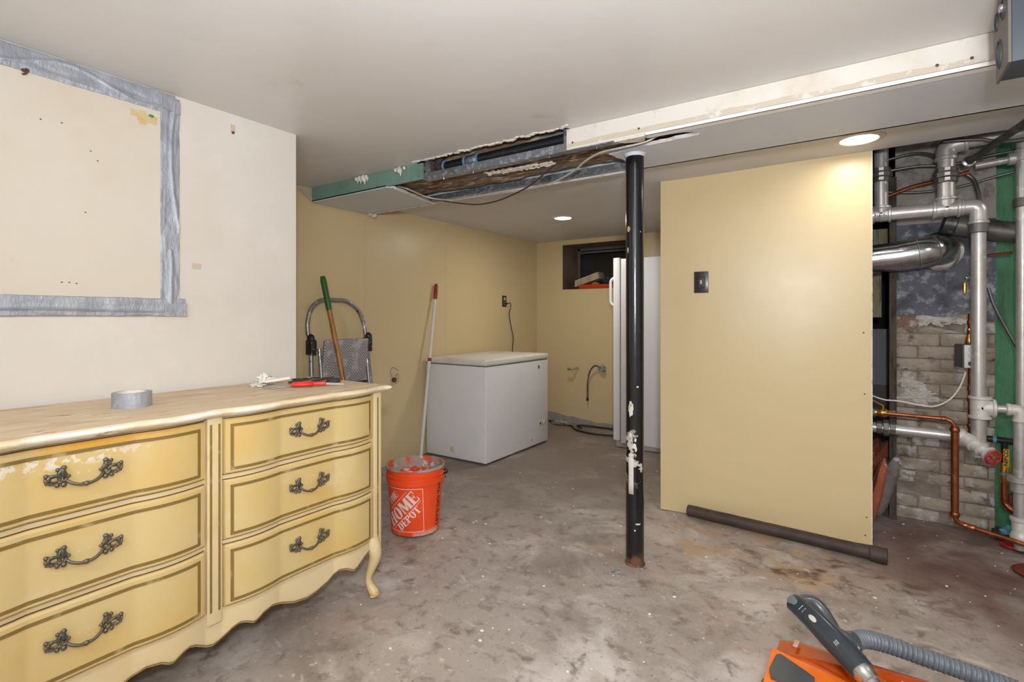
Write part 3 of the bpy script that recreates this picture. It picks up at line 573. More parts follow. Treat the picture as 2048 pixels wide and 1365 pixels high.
# bronze handle, local frame: y along drawer, z up, x outwards
def handle_mesh():
    b = MB()
    for s in (-1, 1):
        ring = lambda cy, cz, ry, rz, r, x=.006: b.tube([(x, s*(cy+ry*cos(2*pi*k/16)), cz+rz*sin(2*pi*k/16)) for k in range(16)], r, 6, closed=True)
        ring(.046, -.001, .0085, .0080, .0028)
        ring(.062, .000, .0120, .0070, .0026)
        leaf = lambda y, z, ry, rz, ang, rx=.004, x=.007: b.ell((x, s*y, z), (rx, ry, rz), 10, 6, Matrix.Rotation(s*-ang, 3, 'X'))
        leaf(.0455, .016, .0068, .0150, .15, .0055); b.ell((.0085, s*.0440, .0265), (.0055, .0062, .0062), 10, 6)
        leaf(.0525, .015, .0050, .0120, -.35, .0045); b.ell((.008, s*.0565, .0235), (.0045, .0048, .0048), 8, 6)
        leaf(.0400, .010, .0040, .0110, .5, .0045)
        leaf(.0745, .004, .0060, .0105, -.25, .005); b.ell((.008, s*.0790, .0115), (.005, .0055, .0055), 8, 6)
        leaf(.0790, -.002, .0040, .0090, .35, .0045)
        leaf(.0745, -.008, .0075, .0032, .1, .004)
        leaf(.0340, .003, .0050, .0042, .6, .0045)
        b.ell((.008, s*.0440, -.017), (.004, .0066, .0066), 10, 6); b.ell((.008, s*.0575, -.016), (.004, .0056, .0056), 10, 6)
        b.ell((.007, s*.0505, -.010), (.003, .007, .004), 10, 6); b.ell((.007, s*.068, -.011), (.003, .006, .0035), 10, 6)
        b.tube(spline([(.006, s*.078, .006), (.0085, s*.068, .0105), (.0085, s*.056, .008), (.007, s*.049, .003)], 6), .0028, 6)
        b.cyl((0, s*.040, -.004), (.008, s*.040, -.004), .004, 10)
    b.tube(spline([(.007, -.038, -.008), (.012, -.030, -.015), (.0165, -.016, -.0215), (.0175, 0, -.0235), (.0165, .016, -.0215), (.012, .030, -.015), (.007, .038, -.008)], 6), .0040, 8)
    b.ell((.0175, 0, -.023), (.0055, .0075, .0065), 10, 6); b.ell((.0175, -.007, -.0225), (.0045, .003, .005), 8, 6); b.ell((.0175, .007, -.0225), (.0045, .003, .005), 8, 6)
    return b
hm = None
for c in CEN:
    for z0, z1 in ((.672, .851), (.461, .653), (.245, .443)):
        d = obj('drawer', front(c-CW+.004, c+CW-.004, z0, z1, .003, .02), 'dresser', DR, True, angle=35)
        obj('gilt_border', border(c-CW+.020, c+CW-.020, z0+.012, z1-.017, .003), 'gilt', d, False)
        zc = (z0+z1)/2+.008
        if hm is None:
            h = obj('handle', handle_mesh(), 'bronze', d, True, angle=60); hm = h.data
            hm.transform(Matrix.Translation(ORG[d.name]))
        else:
            h = bpy.data.objects.new('handle', hm); COL.objects.link(h); h.parent = d
        h.location = Vector((fx(c)+.003, c, zc))-ORG[d.name]
        b = MB()
        for dy in (-.012, .010): b.lathe((fx(c+dy)+.0025, c+dy, zc+.004), [(.003, 0), (.003, .002)], (1, 0, 0), 10)
        obj('filled_hole', b, 'dresser_pale', d)
# dark gaps between drawers (grooves), stile flutes
b = MB()
for c in CEN:
    for z in (.8525, .6700, .6545, .4590, .4450, .2430):
        b.slab(lambda u, v: (fx(c-CW+2*CW*u)-.0085, c-CW+2*CW*u, z-.0012+.0024*v), 60, 1, (-.002, 0, 0))
    b.slab(lambda u, v: (fx(c-CW+2*CW*u)-.0085, c-CW+2*CW*u, .228+.0016*v), 60, 1, (-.002, 0, 0))
obj('rail_line', b, 'groove', DR, False)
def stile(y0, y1, zlo):
    return MB().box((DX0-.02, y0, zlo), (DX0+.006, y1, .862), .003)
for y0, y1 in ((YA, .186), (.806, .852), (1.474, YZ)):
    s = obj('stile', stile(y0, y1, .205), 'dresser_pale', DR)
    m_ = (y0+y1)/2; bb = MB()
    for dy in ((-.013, .013) if abs(m_-.83) < .05 else (0,)):
        bb.box((DX0+.005, m_+dy-.0035, .245), (DX0+.0072, m_+dy+.0035, .84), .001)
    obj('flute', bb, 'gilt', s)
# apron with scalloped lower edge
prof = [(1.515, .215), (1.50, .20), (1.46, .200), (1.43, .194), (1.40, .176), (1.375, .160), (1.363, .158), (1.33, .176), (1.30, .183), (1.275, .172), (1.25, .156), (1.20, .140), (1.163, .134), (1.11, .142), (1.06, .162), (1.02, .174), (.985, .168), (.962, .154), (.95, .152),
        (.925, .166), (.905, .171), (.885, .163), (.87, .152), (.85, .138), (.829, .132)]
half = [(y-.829, z) for y, z in prof]; full = [(.829+d, z) for d, z in half]+[(.829-d, z) for d, z in half[::-1][1:]]
full.sort()
def az(y):
    for (a, za), (b_, zb) in zip(full, full[1:]):
        if a <= y <= b_: t = (y-a)/(b_-a+1e-9); t = t; return za+(zb-za)*t
    return full[0][1] if y < full[0][0] else full[-1][1]
def apf(u, v):
    y = YA+(YZ-YA)*u; z0 = az(y); return (fx(y)-.004+(.004 if v > .9 else 0)-(0.003 if v == 0 else 0), y, z0+(.243-z0)*v)
obj('apron', MB().slab(apf, 260, 10, (-.02, 0, 0)), 'dresser_pale', DR, True, angle=50)
obj('apron_edge', MB().slab(lambda u, v: (fx(YA+(YZ-YA)*u)-.0025, YA+(YZ-YA)*u, az(YA+(YZ-YA)*u)+.004+.0035*v), 260, 1, (-.01, 0, 0)), 'gilt', DR, False)
# cabriole legs
for sy, yc in ((1, 1.475), (-1, .18)):
    for sx, xc in ((1, DX0-.015), (-1, -2.20)):
        pts = spline([(xc, yc, .25), (xc+sx*.012, yc+sy*.008, .20), (xc+sx*.014, yc+sy*.010, .165), (xc+sx*.000, yc+sy*.002, .115), (xc-sx*.010, yc-sy*.005, .075), (xc-sx*.004, yc-sy*.000, .042), (xc+sx*.012, yc+sy*.006, .018), (xc+sx*.016, yc+sy*.008, .004)], 5)
        rr = []
        for p in pts:
            z = p.z; rr.append(.030 if z > .2 else .030-(.2-z)/.12*.0155 if z > .08 else .0145+(max(0, .05-z))/.05*.0095)
        lg = obj('leg', MB().tube(pts, rr, 12), 'dresser_pale', DR, True, angle=70)
        obj('foot', MB().ell((xc+sx*.014, yc+sy*.007, .014), (.026, .023, .0135), 12, 8), 'leg_wood', lg)

# ------------------------------------------------------------ things on the dresser
ZT = .889
def annulus(c, r1, r0, h, n=40):
    c = Vector(c); prof = [(r1, 0), (r1, h), (r0, h), (r0, 0)]
    return MB().rings([[c+Vector((r*cos(2*pi*k/n), r*sin(2*pi*k/n), z)) for k in range(n)] for r, z in prof], closed=True)
tr = thing('tape_roll', 'roll of silver duct tape lying on the dresser top', 'tape', (-1.965, .70, ZT))
obj('tape_winding', annulus((-1.965, .70, ZT), .054, .040, .048), 'tape', tr, label='silver tape winding')
obj('core', annulus((-1.965, .70, ZT), .040, .0375, .049), 'tape_core', tr, label='pale cardboard core')
# crumpled paper and white strip
def blob(c, r, seed, amp=.45, n=16, m=10, fl=1):
    P = []
    for i in range(m+1):
        th = pi*i/m
        R = []
        for k in range(n):
            ph = 2*pi*k/n; d = Vector((max(sin(th), .01)*cos(ph), max(sin(th), .01)*sin(ph), cos(th)))
            q = 1+amp*nz(d.x*2+seed, d.y*2, d.z*2, 1.3)+amp*.6*nz(d.x*5+seed, d.y*5, d.z*5)
            R.append(Vector(c)+Vector((d.x*r[0]*q, d.y*r[1]*q, max(d.z*r[2]*q, -r[2]*.8))))
        P.append(R)
    return MB().rings(P)
o = obj('crumpled_paper', blob((-2.125, 1.245, ZT+.020), (.028, .036, .022), 3, .8, 20, 14), 'crumple', smooth=True, angle=20); tag(o, 'crumpled white paper wad on the dresser near the wall', 'paper')
rm = Matrix.Translation((-2.06, 1.27, ZT)) @ Matrix.Rotation(radians(58), 4, 'Z') @ Matrix.Rotation(radians(-7), 4, 'Y')
tag(obj('white_strip', MB().xbox((-.05, -.012, .018), (.05, .012, .030), rm, .003), 'crumple'), 'flat white folded paper strip lying right of the crumpled wad', 'paper')
tag(obj('paper_scraps', blob((-2.09, 1.19, ZT+.006), (.04, .022, .007), 9, .6), 'crumple'), 'flattened torn paper scraps in front of the crumpled wad', 'paper')
def slip(u, v): return (-2.02+.06*v, 1.175+.11*u, ZT+.0035+.003*nz(u*3, v*2, 1))
tag(obj('paper_slip', MB().slab(slip, 10, 6, (0, 0, -.002)), 'bill'), 'small grey teal slip of paper near the dresser front edge', 'paper')
sc = thing('scissors', 'red handled scissors lying on the dresser top', 'scissors', (-1.89, 1.37, ZT))
RS = Matrix.Translation((-1.90, 1.335, ZT+.012)) @ Matrix.Rotation(radians(50), 4, 'Z')
def loopp(cx, cy, rx, ry, r, z=0):
    return MB().tube([RS @ Vector((cx+rx*cos(2*pi*k/20), cy+ry*sin(2*pi*k/20), z)) for k in range(20)], r, 8, closed=True)
obj('handle', loopp(-.052, .017, .034, .015, .0065), 'scissor_red', sc)
obj('handle', loopp(-.048, -.019, .038, .015, .0065), 'scissor_red', sc)
sh = MB().xbox((-.018, -.013, -.006), (.045, .004, .006), RS, .003).xbox((-.018, -.002, -.005), (.040, .014, .007), RS, .003)
obj('shank', sh, 'scissor_red', sc)
bl = MB()
for y0, y1, yt, z in ((-.008, .004, -.003, -.003), (-.003, .009, .006, .0005)):
    v = [RS @ Vector(p) for p in ((.03, y0, z), (.03, y1, z), (.115, yt, z-.006), (.03, y0, z+.003), (.03, y1, z+.003), (.115, yt, z-.004))]
    bl.add(v, [(0, 2, 1), (3, 4, 5), (0, 1, 4, 3), (1, 2, 5, 4), (2, 0, 3, 5)])
obj('blade', bl, 'steel', sc)
def toolbar(name, a, b, r, m, label, cat, z=ZT):
    a = Vector((a[0], a[1], z+r)); b = Vector((b[0], b[1], z+r)); return tag(obj(name, MB().tube([a, a.lerp(b, .1), a.lerp(b, .5), b], [r*.6, r, r, r*.5], 8, flat=(.6, 1.2)), m), label, cat)
toolbar('pliers', (-2.03, 1.30), (-2.09, 1.46), .010, 'tool_dark', 'dark narrow tool behind the red scissors, nearer the camera', 'tool')
toolbar('file_tool', (-2.13, 1.38), (-2.10, 1.50), .008, 'black_plastic', 'short black tool nearest the wall, behind the scissors', 'tool')
toolbar('putty_knife', (-1.98, 1.38), (-2.03, 1.52), .012, 'tool_dark', 'dark flat bladed tool beside the scissor handles', 'tool')
tag(obj('glove', blob((-1.93, 1.45, ZT+.010), (.022, .035, .011), 13, .5), 'tool_dark'), 'small grey rag lump beside the scissor blades', 'rag')

# ------------------------------------------------------------ pole
po = thing('steel_post', 'black painted steel support post with chipped paint, floor to beam', 'post', (-.894, 2.385, 0))
pr = .0425
obj('shaft', MB().lathe((-.894, 2.385, -.005), [(pr, 0), (pr, .5), (pr, 1.0), (pr, 1.5), (pr, ZB0-.003)], n=48), 'pole_black', po)
def col(z0, z1, a0, a1, e=.0008):
    def fn(u, v): a = a0+(a1-a0)*u; return (-.894+(pr+e)*cos(a), 2.385+(pr+e)*sin(a), z0+(z1-z0)*v)
    return MB().slab(fn, 8, 4, (0, 0, 0)) if 0 else MB().grid(fn, 8, 4)
va = math.atan2(-2.385, .894)
o = obj('paper_label', col(.34, .53, va-.75, va-.15), 'pole_label', po); so = o.modifiers.new('s', 'SOLIDIFY'); so.thickness = .0006
def patch(ac, zc, ra, rz, seed):
    n = 18; pts = [(ac+ra*cos(2*pi*k/n)*(1+.5*nz(k*.8, seed)), zc+rz*sin(2*pi*k/n)*(1+.5*nz(k*.8, seed+3))) for k in range(n)]
    P = [(-.894+(pr+.0006)*cos(a), 2.385+(pr+.0006)*sin(a), z) for a, z in [(ac, zc)]+pts]
    return MB().add(P, [(0, k+1, (k+1) % n+1) for k in range(n)])
o = obj('paint_chip', patch(va-.45, .745, .30, .036, 2), 'pole_label', po, False, 'pale patch of bare paint')
for q_ in ((-.5, .62, .15, .012, 5), (.05, .60, .12, .01, 8), (-.05, .57, .2, .012, 9), (.1, .555, .12, .012, 11), (-.3, .59, .05, .02, 12), (.35, .2, .3, .004, 13), (.3, .85, .12, .004, 15), (0, .17, .1, .004, 18)): obj('paint_chip', patch(va+q_[0], *q_[1:]), 'pole_label', po, False, 'pale patch of bare paint')
o = obj('paint_chip', patch(va-.75, 1.60, .22, .014, 4), 'leg_wood', po, False)
obj('paint_chip', patch(va-.85, 1.50, .1, .014, 6), 'pole_label', po, False)
obj('plaster_collar', MB().lathe((-.894, 2.385, ZB0-.016), [(pr+.0005, 0), (pr+.004, .008), (pr+.009, .015)], n=30), 'beam_grey', po)
obj('rust_foot', MB().lathe((-.894, 2.385, -.004), [(pr+.006, 0), (pr+.005, .007), (pr+.001, .012)], n=30), 'rust_foot', po, label='rusty foot')

# ------------------------------------------------------------ brown pipe at the panel foot
rp = thing('scrap_pipe', 'dark rusty brown pipe lying along the foot of the yellow panel', 'pipe', (-.36, 3.10, 0))
a, c_ = Vector((-.835, 3.098, .042)), Vector((.108, 3.040, .036))
obj('pipe_run', MB().tube([a.lerp(c_, i/20)+Vector((0, .0, .002*nz(i*.5, 1))) for i in range(21)], .032, 20), 'rust_brown', rp)
obj('hub', MB().lathe(a.lerp(c_, .93), [(.033, 0), (.037, .004), (.037, .07), (.030, .072)], c_-a, 24), 'rust_brown', rp)

# ------------------------------------------------------------ freezer
FX0, FX1, FY0, FY1 = -3.095, -2.455, 3.272, 4.255
fz = thing('chest_freezer', 'white chest freezer against the yellow wall, plugged in', 'freezer', (-2.78, 3.76, 0))
obj('body', MB().box((FX0, FY0, .012), (FX1, FY1, .782), .006), 'appliance', fz)
obj('gasket', MB().box((FX0+.008, FY0+.008, .782), (FX1-.008, FY1-.008, .792)), 'gasket', fz, False, 'grey rubber gasket')
lid = obj('lid', MB().box((FX0-.002, FY0-.004, .790), (FX1+.006, FY1+.004, .837), .010), 'appliance_lid', fz, label='dusty off white lid')
obj('lid_handle', MB().box((-2.62, FY0-.012, .800), (-2.462, FY0-.002, .812), .004), 'appliance_lid', lid)
obj('lid_handle', MB().box((-3.08, FY0-.010, .806), (-2.95, FY0-.002, .818), .004), 'appliance_lid', lid)
obj('lid_ridge', MB().box((FX0+.03, FY0+.03, .835), (FX1-.03, FY1-.03, .840), .002), 'appliance_lid', lid)
ct = obj('control_plate', MB().box((FX1-.002, 4.085, .168), (FX1+.004, 4.205, .222), .002), 'beige_plug', fz, label='beige control plate')
obj('knob', MB().lathe((FX1+.004, 4.175, .195), [(.018, 0), (.016, .012), (0, .013)], (1, 0, 0), 20), 'label_grey', ct)
obj('switch', MB().box((FX1+.003, 4.098, .185), (FX1+.008, 4.115, .208), .001), 'dark_label', ct)
obj('badge', MB().box((FX1-.001, 4.075, .706), (FX1+.003, 4.095, .735), .001), 'dark_label', fz, label='small dark badge')
obj('drain_plug', MB().lathe((-2.80, FY0+.002, .085), [(.026, 0), (.026, .004), (.020, .006), (0, .006)], (0, -1, 0), 24), 'beige_plug', fz, label='round beige drain plug')
obj('drain_plug', MB().lathe((FX1-.002, 3.95, .075), [(.014, 0), (.012, .008), (0, .009)], (1, 0, 0), 16), 'label_grey', fz)

def outlet(name, c, n, t, label, w=.072, h=.118, duplex=False):
    c = Vector(c); n = Vector(n); t = Vector(t); R = Matrix((t, n, Vector((0, 0, 1)))).transposed().to_4x4(); R.translation = c
    o = thing(name, label, 'outlet' if duplex else 'switch', c)
    obj('cover_plate', MB().xbox((-w/2, -.001, -h/2), (w/2, .006, h/2), R, .002), 'outlet_dark', o)
    if duplex:
        for z in (-.026, .026): obj('socket', MB().xbox((-.017, .005, z-.016), (.017, .009, z+.016), R, .003), 'label_grey', o, label='pale grey socket face')
    else:
        obj('recess', MB().xbox((-.022, .004, -.035), (.022, .0075, .035), R, .003), 'black_plastic', o)
        obj('switch_toggle', MB().xbox((-.006, .006, -.012), (.006, .018, .012), R, .002), 'label_grey', o)
    return o
outlet('wall_outlet', (XY+.001, 4.48, 1.35), (1, 0, 0), (0, 1, 0), 'dark brown wall outlet above the chest freezer', duplex=True)
sp = (PL+(PR-PL)*.222); outlet('wall_switch', (sp.x, sp.y-.002, 1.388), tuple(-PN), tuple(PD), 'dark brown switch cover on the yellow partition panel', w=.080, h=.126)
pc = thing('power_cord', 'black freezer power cord plugged into the wall outlet', 'cord', (-3.10, 4.5, .84))
obj('plug', MB().box((XY+.009, 4.462, 1.313), (XY+.035, 4.498, 1.336), .004), 'black_cable', pc)
obj('cable', MB().tube(spline([(XY+.034, 4.49, 1.325), (XY+.05, 4.52, 1.33), (XY+.035, 4.555, 1.29), (XY+.02, 4.55, 1.2), (XY+.018, 4.60, 1.05), (XY+.018, 4.63, .95), (XY+.018, 4.61, .80), (XY+.018, 4.6, .5)]), .0045, 8), 'black_cable', pc)

# escutcheon hole on the yellow wall
eh = thing('pipe_stub', 'rusty pipe stub in a plaster patch on the yellow wall, left of the white pole', 'pipe', (XY, 2.917, .687))
def pt(u, v):
    a = 2*pi*u; r = v*(1+.3*nz(cos(a)*2, sin(a)*2)); return (XY+.001+.002*(1-v), 2.917+.040*r*cos(a), .684+.055*r*sin(a))
obj('plaster_patch', MB().grid(pt, 20, 3), 'masking_pale', eh, False)
obj('stub', MB().lathe((XY, 2.915, .675), [(.020, 0), (.020, .018), (.012, .022), (0, .018)], (1, 0, 0), 18), 'red_rust', eh)
obj('wire', MB().tube(spline([(XY+.004, 2.90, .70), (XY+.01, 2.875, .74), (XY+.008, 2.90, .775), (XY+.01, 2.94, .76), (XY+.008, 2.965, .745)]), .0016, 6).tube(spline([(XY+.004, 2.93, .70), (XY+.012, 2.955, .72), (XY+.01, 2.96, .66), (XY+.004, 2.93, .64)]), .0016, 6), 'red_rust', eh)

# seams on the yellow left wall
b = MB()
for y in (2.62, 3.55): b.box((XY-.001, y, 0), (XY+.0012, y+.006, 2.03))
b.box((XY-.001, 1.49, 1.250), (XY+.0012, 2.2, 1.256))
obj('panel_seam', b, 'yellow', bpy.data.objects['wall_left_back'], False)
b = MB().box((XY, 2.09, 2.0), (XY+.02, 2.2, 2.06), .006).ell((XY+.015, 2.14, 2.03), (.016, .05, .03), 10, 6)
obj('loose_flap', MB().add([(XY+.001, 2.06, 2.06), (XY+.03, 2.07, 2.03), (XY+.03, 2.15, 1.98), (XY+.001, 2.15, 2.06), (XY+.004, 2.06, 2.055), (XY+.026, 2.07, 2.025), (XY+.026, 2.15, 1.975), (XY+.004, 2.15, 2.05)], BF), 'masking_pale', bpy.data.objects['wall_left_back'], False)

# ------------------------------------------------------------ white pole
wpole = thing('extension_pole', 'thin white pole with red grip leaning on the wall beside the freezer', 'pole', (-2.96, 3.09, 0))
a, c_ = Vector((-2.975, 3.075, .006)), Vector((-3.096, 3.40, 1.47))
obj('shaft', MB().cyl(a, a.lerp(c_, .93), .0125, 16), 'white_metal', wpole)
obj('shaft_lower', MB().cyl(a, a.lerp(c_, .55), .0145, 16), 'white_metal', wpole)
obj('grip', MB().lathe(a.lerp(c_, .91), [(.014, 0), (.0175, .01), (.0165, .12), (.010, .14), (0, .142)], c_-a, 16), 'red_plastic', wpole, label='dark red grip')
obj('red_band', MB().lathe(a.lerp(c_, .545), [(.016, 0), (.016, .028)], c_-a, 16), 'red_plastic', wpole, label='red band')

# ------------------------------------------------------------ step ladder
ld = thing('step_ladder', 'folded paint spattered step ladder leaning on the yellow wall', 'ladder', (-2.98, 2.33, 0))
def LX(z): return -2.93-.13*z/1.3
L0, L1 = 2.085, 2.565
pts = fillet([(LX(1.0), L0+.012, .98), (LX(1.15), L0-.008, 1.12), (LX(1.24), L0+.025, 1.24), (LX(1.3), L0+.10, 1.30), (LX(1.3), L1-.16, 1.302), (LX(1.24), L1-.055, 1.24), (LX(1.15), L1-.008, 1.13), (LX(1.0), L1, .98)], .05)
obj('top_rail', MB().tube(pts, .015, 12), 'alu', ld)
obj('leg', MB().tube([(LX(1.0), L0+.012, 1.0), (LX(0), L0-.03, .015)], .0145, 12), 'alu', ld)
obj('leg', MB().tube([(LX(1.0), L1, 1.0), (LX(0), L1+.045, .015)], .0145, 12), 'alu', ld)
obj('leg', MB().tube([(LX(.97)+.035, L0+.05, .97), (LX(0)+.06, L0+.045, .015)], .0125, 12), 'alu', ld)
obj('leg', MB().tube([(LX(.97)+.035, L1-.038, .97), (LX(0)+.06, L1-.035, .015)], .0125, 12), 'alu', ld)
for y, s in ((L0+.005, 1), (L1-.005, -1)):
    obj('hinge', MB().box((LX(1)-.02, y-.022, .93), (LX(1)+.05, y+.022, 1.03), .010).ell((LX(1)+.02, y-s*.006, 1.035), (.03, .024, .035), 10, 8), 'black_plastic', ld, label='black plastic hinge')
RT = Matrix.Translation((LX(.88)+.05, 0, .875)) @ Matrix.Rotation(radians(7), 4, 'Y')
obj('tread', MB().xbox((-.012, L0+.055, -.155), (.014, L1-.055, .155), RT, .010), 'tread', ld, label='black grip tread with white paint')
obj('tread_lip', MB().xbox((-.02, L0+.05, -.165), (.024, L1-.045, -.15), RT, .006), 'black_plastic', ld)
RT = Matrix.Translation((LX(.42)+.06, 0, .42)) @ Matrix.Rotation(radians(7), 4, 'Y')
obj('tread', MB().xbox((-.012, L0+.035, -.11), (.014, L1-.035, .11), RT, .010), 'tread', ld)
# wooden handled tool
sh = thing('wooden_handle', 'wooden shaft with green grip leaning in front of the ladder', 'handle', (-2.75, 2.2, 0))
a, c_ = Vector((-2.70, 2.285, .006)), Vector((-3.03, 2.188, 1.459))
obj('shaft', MB().tube([a, a.lerp(c_, .3), a.lerp(c_, .87)], .0165, 14), 'handle_wood', sh)
obj('grip', MB().lathe(a.lerp(c_, .84), [(.0175, 0), (.0195, .03), (.0205, .21), (.016, .238), (0, .242)], c_-a, 18), 'green_grip', sh, label='green painted grip')
obj('ferrule', MB().lathe(a, [(.019, 0), (.019, .09), (.017, .10)], c_-a, 14), 'tool_dark', sh)

# ------------------------------------------------------------ bucket
BC = Vector((-2.055, 2.085, 0)); bk = thing('bucket', 'orange plastic bucket with white square logo, full of red rubble', 'bucket', BC)
def br(z): return .131+.024*z/.36
obj('shell', MB().lathe(BC, [(.118, .004), (br(0), .008), (br(.275), .275), (br(.275)+.009, .279), (br(.29)+.009, .300), (br(.3)+.002, .303), (br(.3)+.002, .315), (br(.3)+.010, .318), (br(.3)+.010, .322), (br(.3)+.002, .325), (br(.34)+.002, .336), (br(.34)+.002, .350), (br(.34)+.006, .352)], n=56, cap=False), 'orange_bucket', bk, angle=30)
obj('rim', MB().lathe(BC, [(br(.34)+.006, .352), (br(.34)+.009, .356), (br(.34)+.009, .362), (br(.34)+.007, .366), (br(.34)-.001, .366), (br(.34)-.005, .30), (br(.2)-.004, .18)], n=56, cap=False), 'bucket_rim', bk, angle=30, label='rim caked in grey dust')
def rub(u, v):
    a = 2*pi*u; r = .148*v; x = r*cos(a); y = r*sin(a)
    return (BC.x+x, BC.y+y, .325+.034*nz(x, y, 0, 14)+.016*nz(x, y, 2, 40)-.045*v*v)
o = obj('rubble', MB().grid(rub, 60, 16), 'rubble', bk, True, 'red and white rubble', angle=20); o['kind'] = 'stuff'
obj('bail', MB().tube([BC+Vector((.168*cos(t), .168*sin(t), .30-.02*sin((t+.75)*1)**2)) for t in [radians(38-i*12.5) for i in range(-1, 1)]], .003, 6).ell(BC+Vector((.165*cos(radians(40)), .165*sin(radians(40)), .315)), (.016, .016, .016)), 'black_plastic', bk)
# logo
toc = Vector((-BC.x, -BC.y, 0)).normalized(); rgt = Vector((-toc.y, toc.x, 0))
a_c = math.atan2(toc.y, toc.x)
def wrap(mb, phi0, z0, e=.0012):
    """wrap plane coords (s right, t up) on the bucket wall; phi0 in radians to the right of the camera direction"""
    out = []
    for s, t in mb:
        z = z0+t; r = br(z)+e; ph = a_c+phi0+s/r
        out.append((BC.x+r*cos(ph), BC.y+r*sin(ph), z))
    return out
def rects(x0, y0, x1, y1, k=3): return [[(x0+(x1-x0)*i/k, y0+(y1-y0)*j/k), (x0+(x1-x0)*(i+1)/k, y0+(y1-y0)*j/k), (x0+(x1-x0)*(i+1)/k, y0+(y1-y0)*(j+1)/k), (x0+(x1-x0)*i/k, y0+(y1-y0)*(j+1)/k)] for i in range(k) for j in range(k)]
def arc(cx, cy, ro, ri, a0, a1, n=14):
    q = []
    for i in range(n):
        t0, t1 = a0+(a1-a0)*i/n, a0+(a1-a0)*(i+1)/n
        q.append([(cx+ro[0]*cos(t0), cy+ro[1]*sin(t0)), (cx+ro[0]*cos(t1), cy+ro[1]*sin(t1)), (cx+ri[0]*cos(t1), cy+ri[1]*sin(t1)), (cx+ri[0]*cos(t0), cy+ri[1]*sin(t0))])
    return q
def glyph(ch):
    R = rects
    sv = lambda x: R(x, 0, x+.26, 1)+R(x-.05, 0, x+.31, .07, 1)+R(x-.05, .93, x+.31, 1, 1)
    if ch == 'T': return R(.27, 0, .53, 1)+R(.2, 0, .6, .07, 1)+R(0, .9, .8, 1)+R(0, .68, .07, .9, 1)+R(.73, .68, .8, .9, 1), .84
    if ch == 'H': return sv(.05)+sv(.53)+R(.31, .46, .53, .54, 1), .88
    if ch == 'E': return R(.05, 0, .31, 1)+R(0, .92, .7, 1)+R(0, 0, .7, .08)+R(.31, .46, .55, .54, 1)+R(.5, .36, .56, .64, 1)+R(.64, .08, .7, .32, 1)+R(.64, .7, .7, .92, 1), .76
    if ch == 'O': return arc(.4, .5, (.4, .52), (.13, .45), 0, 2*pi, 28), .86
    if ch == 'M': return R(.05, 0, .16, 1)+R(.0, 0, .22, .07, 1)+[[(.05, 1), (.33, 1), (.60, .12), (.42, .02)]]+[[(.42, .02), (.60, .12), (.80, 1), (.72, 1)]]+R(.70, 0, .97, 1)+R(.65, 0, 1.02, .07, 1)+R(.70, .93, 1.02, 1, 1)+R(0, .93, .3, 1, 1), 1.06
    if ch == 'D': return sv(.05)+arc(.31, .5, (.5, .5), (.22, .43), -pi/2, pi/2), .86
    if ch == 'P': return sv(.05)+arc(.31, .73, (.46, .27), (.2, .19), -pi/2, pi/2), .80
    return [], .4
def text(word, h, x, y, sx=1.0, ang=radians(45)):
    q = []; cx = 0
    for ch in word:
        G, w = glyph(ch)
        for poly in G: q.append([(x+((cx+a)*sx*h)*cos(ang)-(b*h)*sin(ang), y+((cx+a)*sx*h)*sin(ang)+(b*h)*cos(ang)) for a, b in poly])
        cx += w
    return q
SQ = .116
def logo(polys, phi, z0, e):
    b = MB()
    for p in polys:
        if len(p) == 4 and max(abs(p[i][0]-p[j][0])+abs(p[i][1]-p[j][1]) for i in range(4) for j in range(4)) > .012:
            k = 5; P = [[((1-i/k)*(1-j/k)*p[0][0]+(i/k)*(1-j/k)*p[1][0]+(i/k)*(j/k)*p[2][0]+(1-i/k)*(j/k)*p[3][0], (1-i/k)*(1-j/k)*p[0][1]+(i/k)*(1-j/k)*p[1][1]+(i/k)*(j/k)*p[2][1]+(1-i/k)*(j/k)*p[3][1]) for j in range(k+1)] for i in range(k+1)]
            fl_ = [q for r in P for q in r]; b.add(wrap(fl_, phi, z0, e), [(i*(k+1)+j, (i+1)*(k+1)+j, (i+1)*(k+1)+j+1, i*(k+1)+j+1) for i in range(k) for j in range(k)])
        else: b.add(wrap(p, phi, z0, e), [tuple(range(len(p)))])
    return b
PHI = radians(-30); Zl = .150
def line(x0, y0, x1, y1, w):
    n = 16; q = []; dx, dy = x1-x0, y1-y0; l = math.hypot(dx, dy); nx, ny = -dy/l*w/2, dx/l*w/2
    for i in range(n):
        a, b_ = i/n, (i+1)/n; q.append([(x0+dx*a-nx, y0+dy*a-ny), (x0+dx*b_-nx, y0+dy*b_-ny), (x0+dx*b_+nx, y0+dy*b_+ny), (x0+dx*a+nx, y0+dy*a+ny)])
    return q
fr = line(-SQ, -SQ, SQ, -SQ, .003)+line(SQ, -SQ, SQ, SQ, .003)+line(SQ, SQ, -SQ, SQ, .003)+line(-SQ, SQ, -SQ, -SQ, .003)
obj('logo_frame', logo(fr, PHI, Zl, .0012), 'logo_white', bk, False, 'white square outline')
tx = text('THE', .036, -.084, .012, 1.05)+text('HOME', .066, -.066, -.104, 1.02)+text('DEPOT', .040, -.006, -.113, .98)
tx += line(-.078, -.006, .055, .127-.0, .0022)[:13]+line(-.064, -.116, .106, .054, .0022)
obj('logo_lettering', logo(tx, PHI, Zl, .0014), 'logo_white', bk, False, 'white logo lettering')
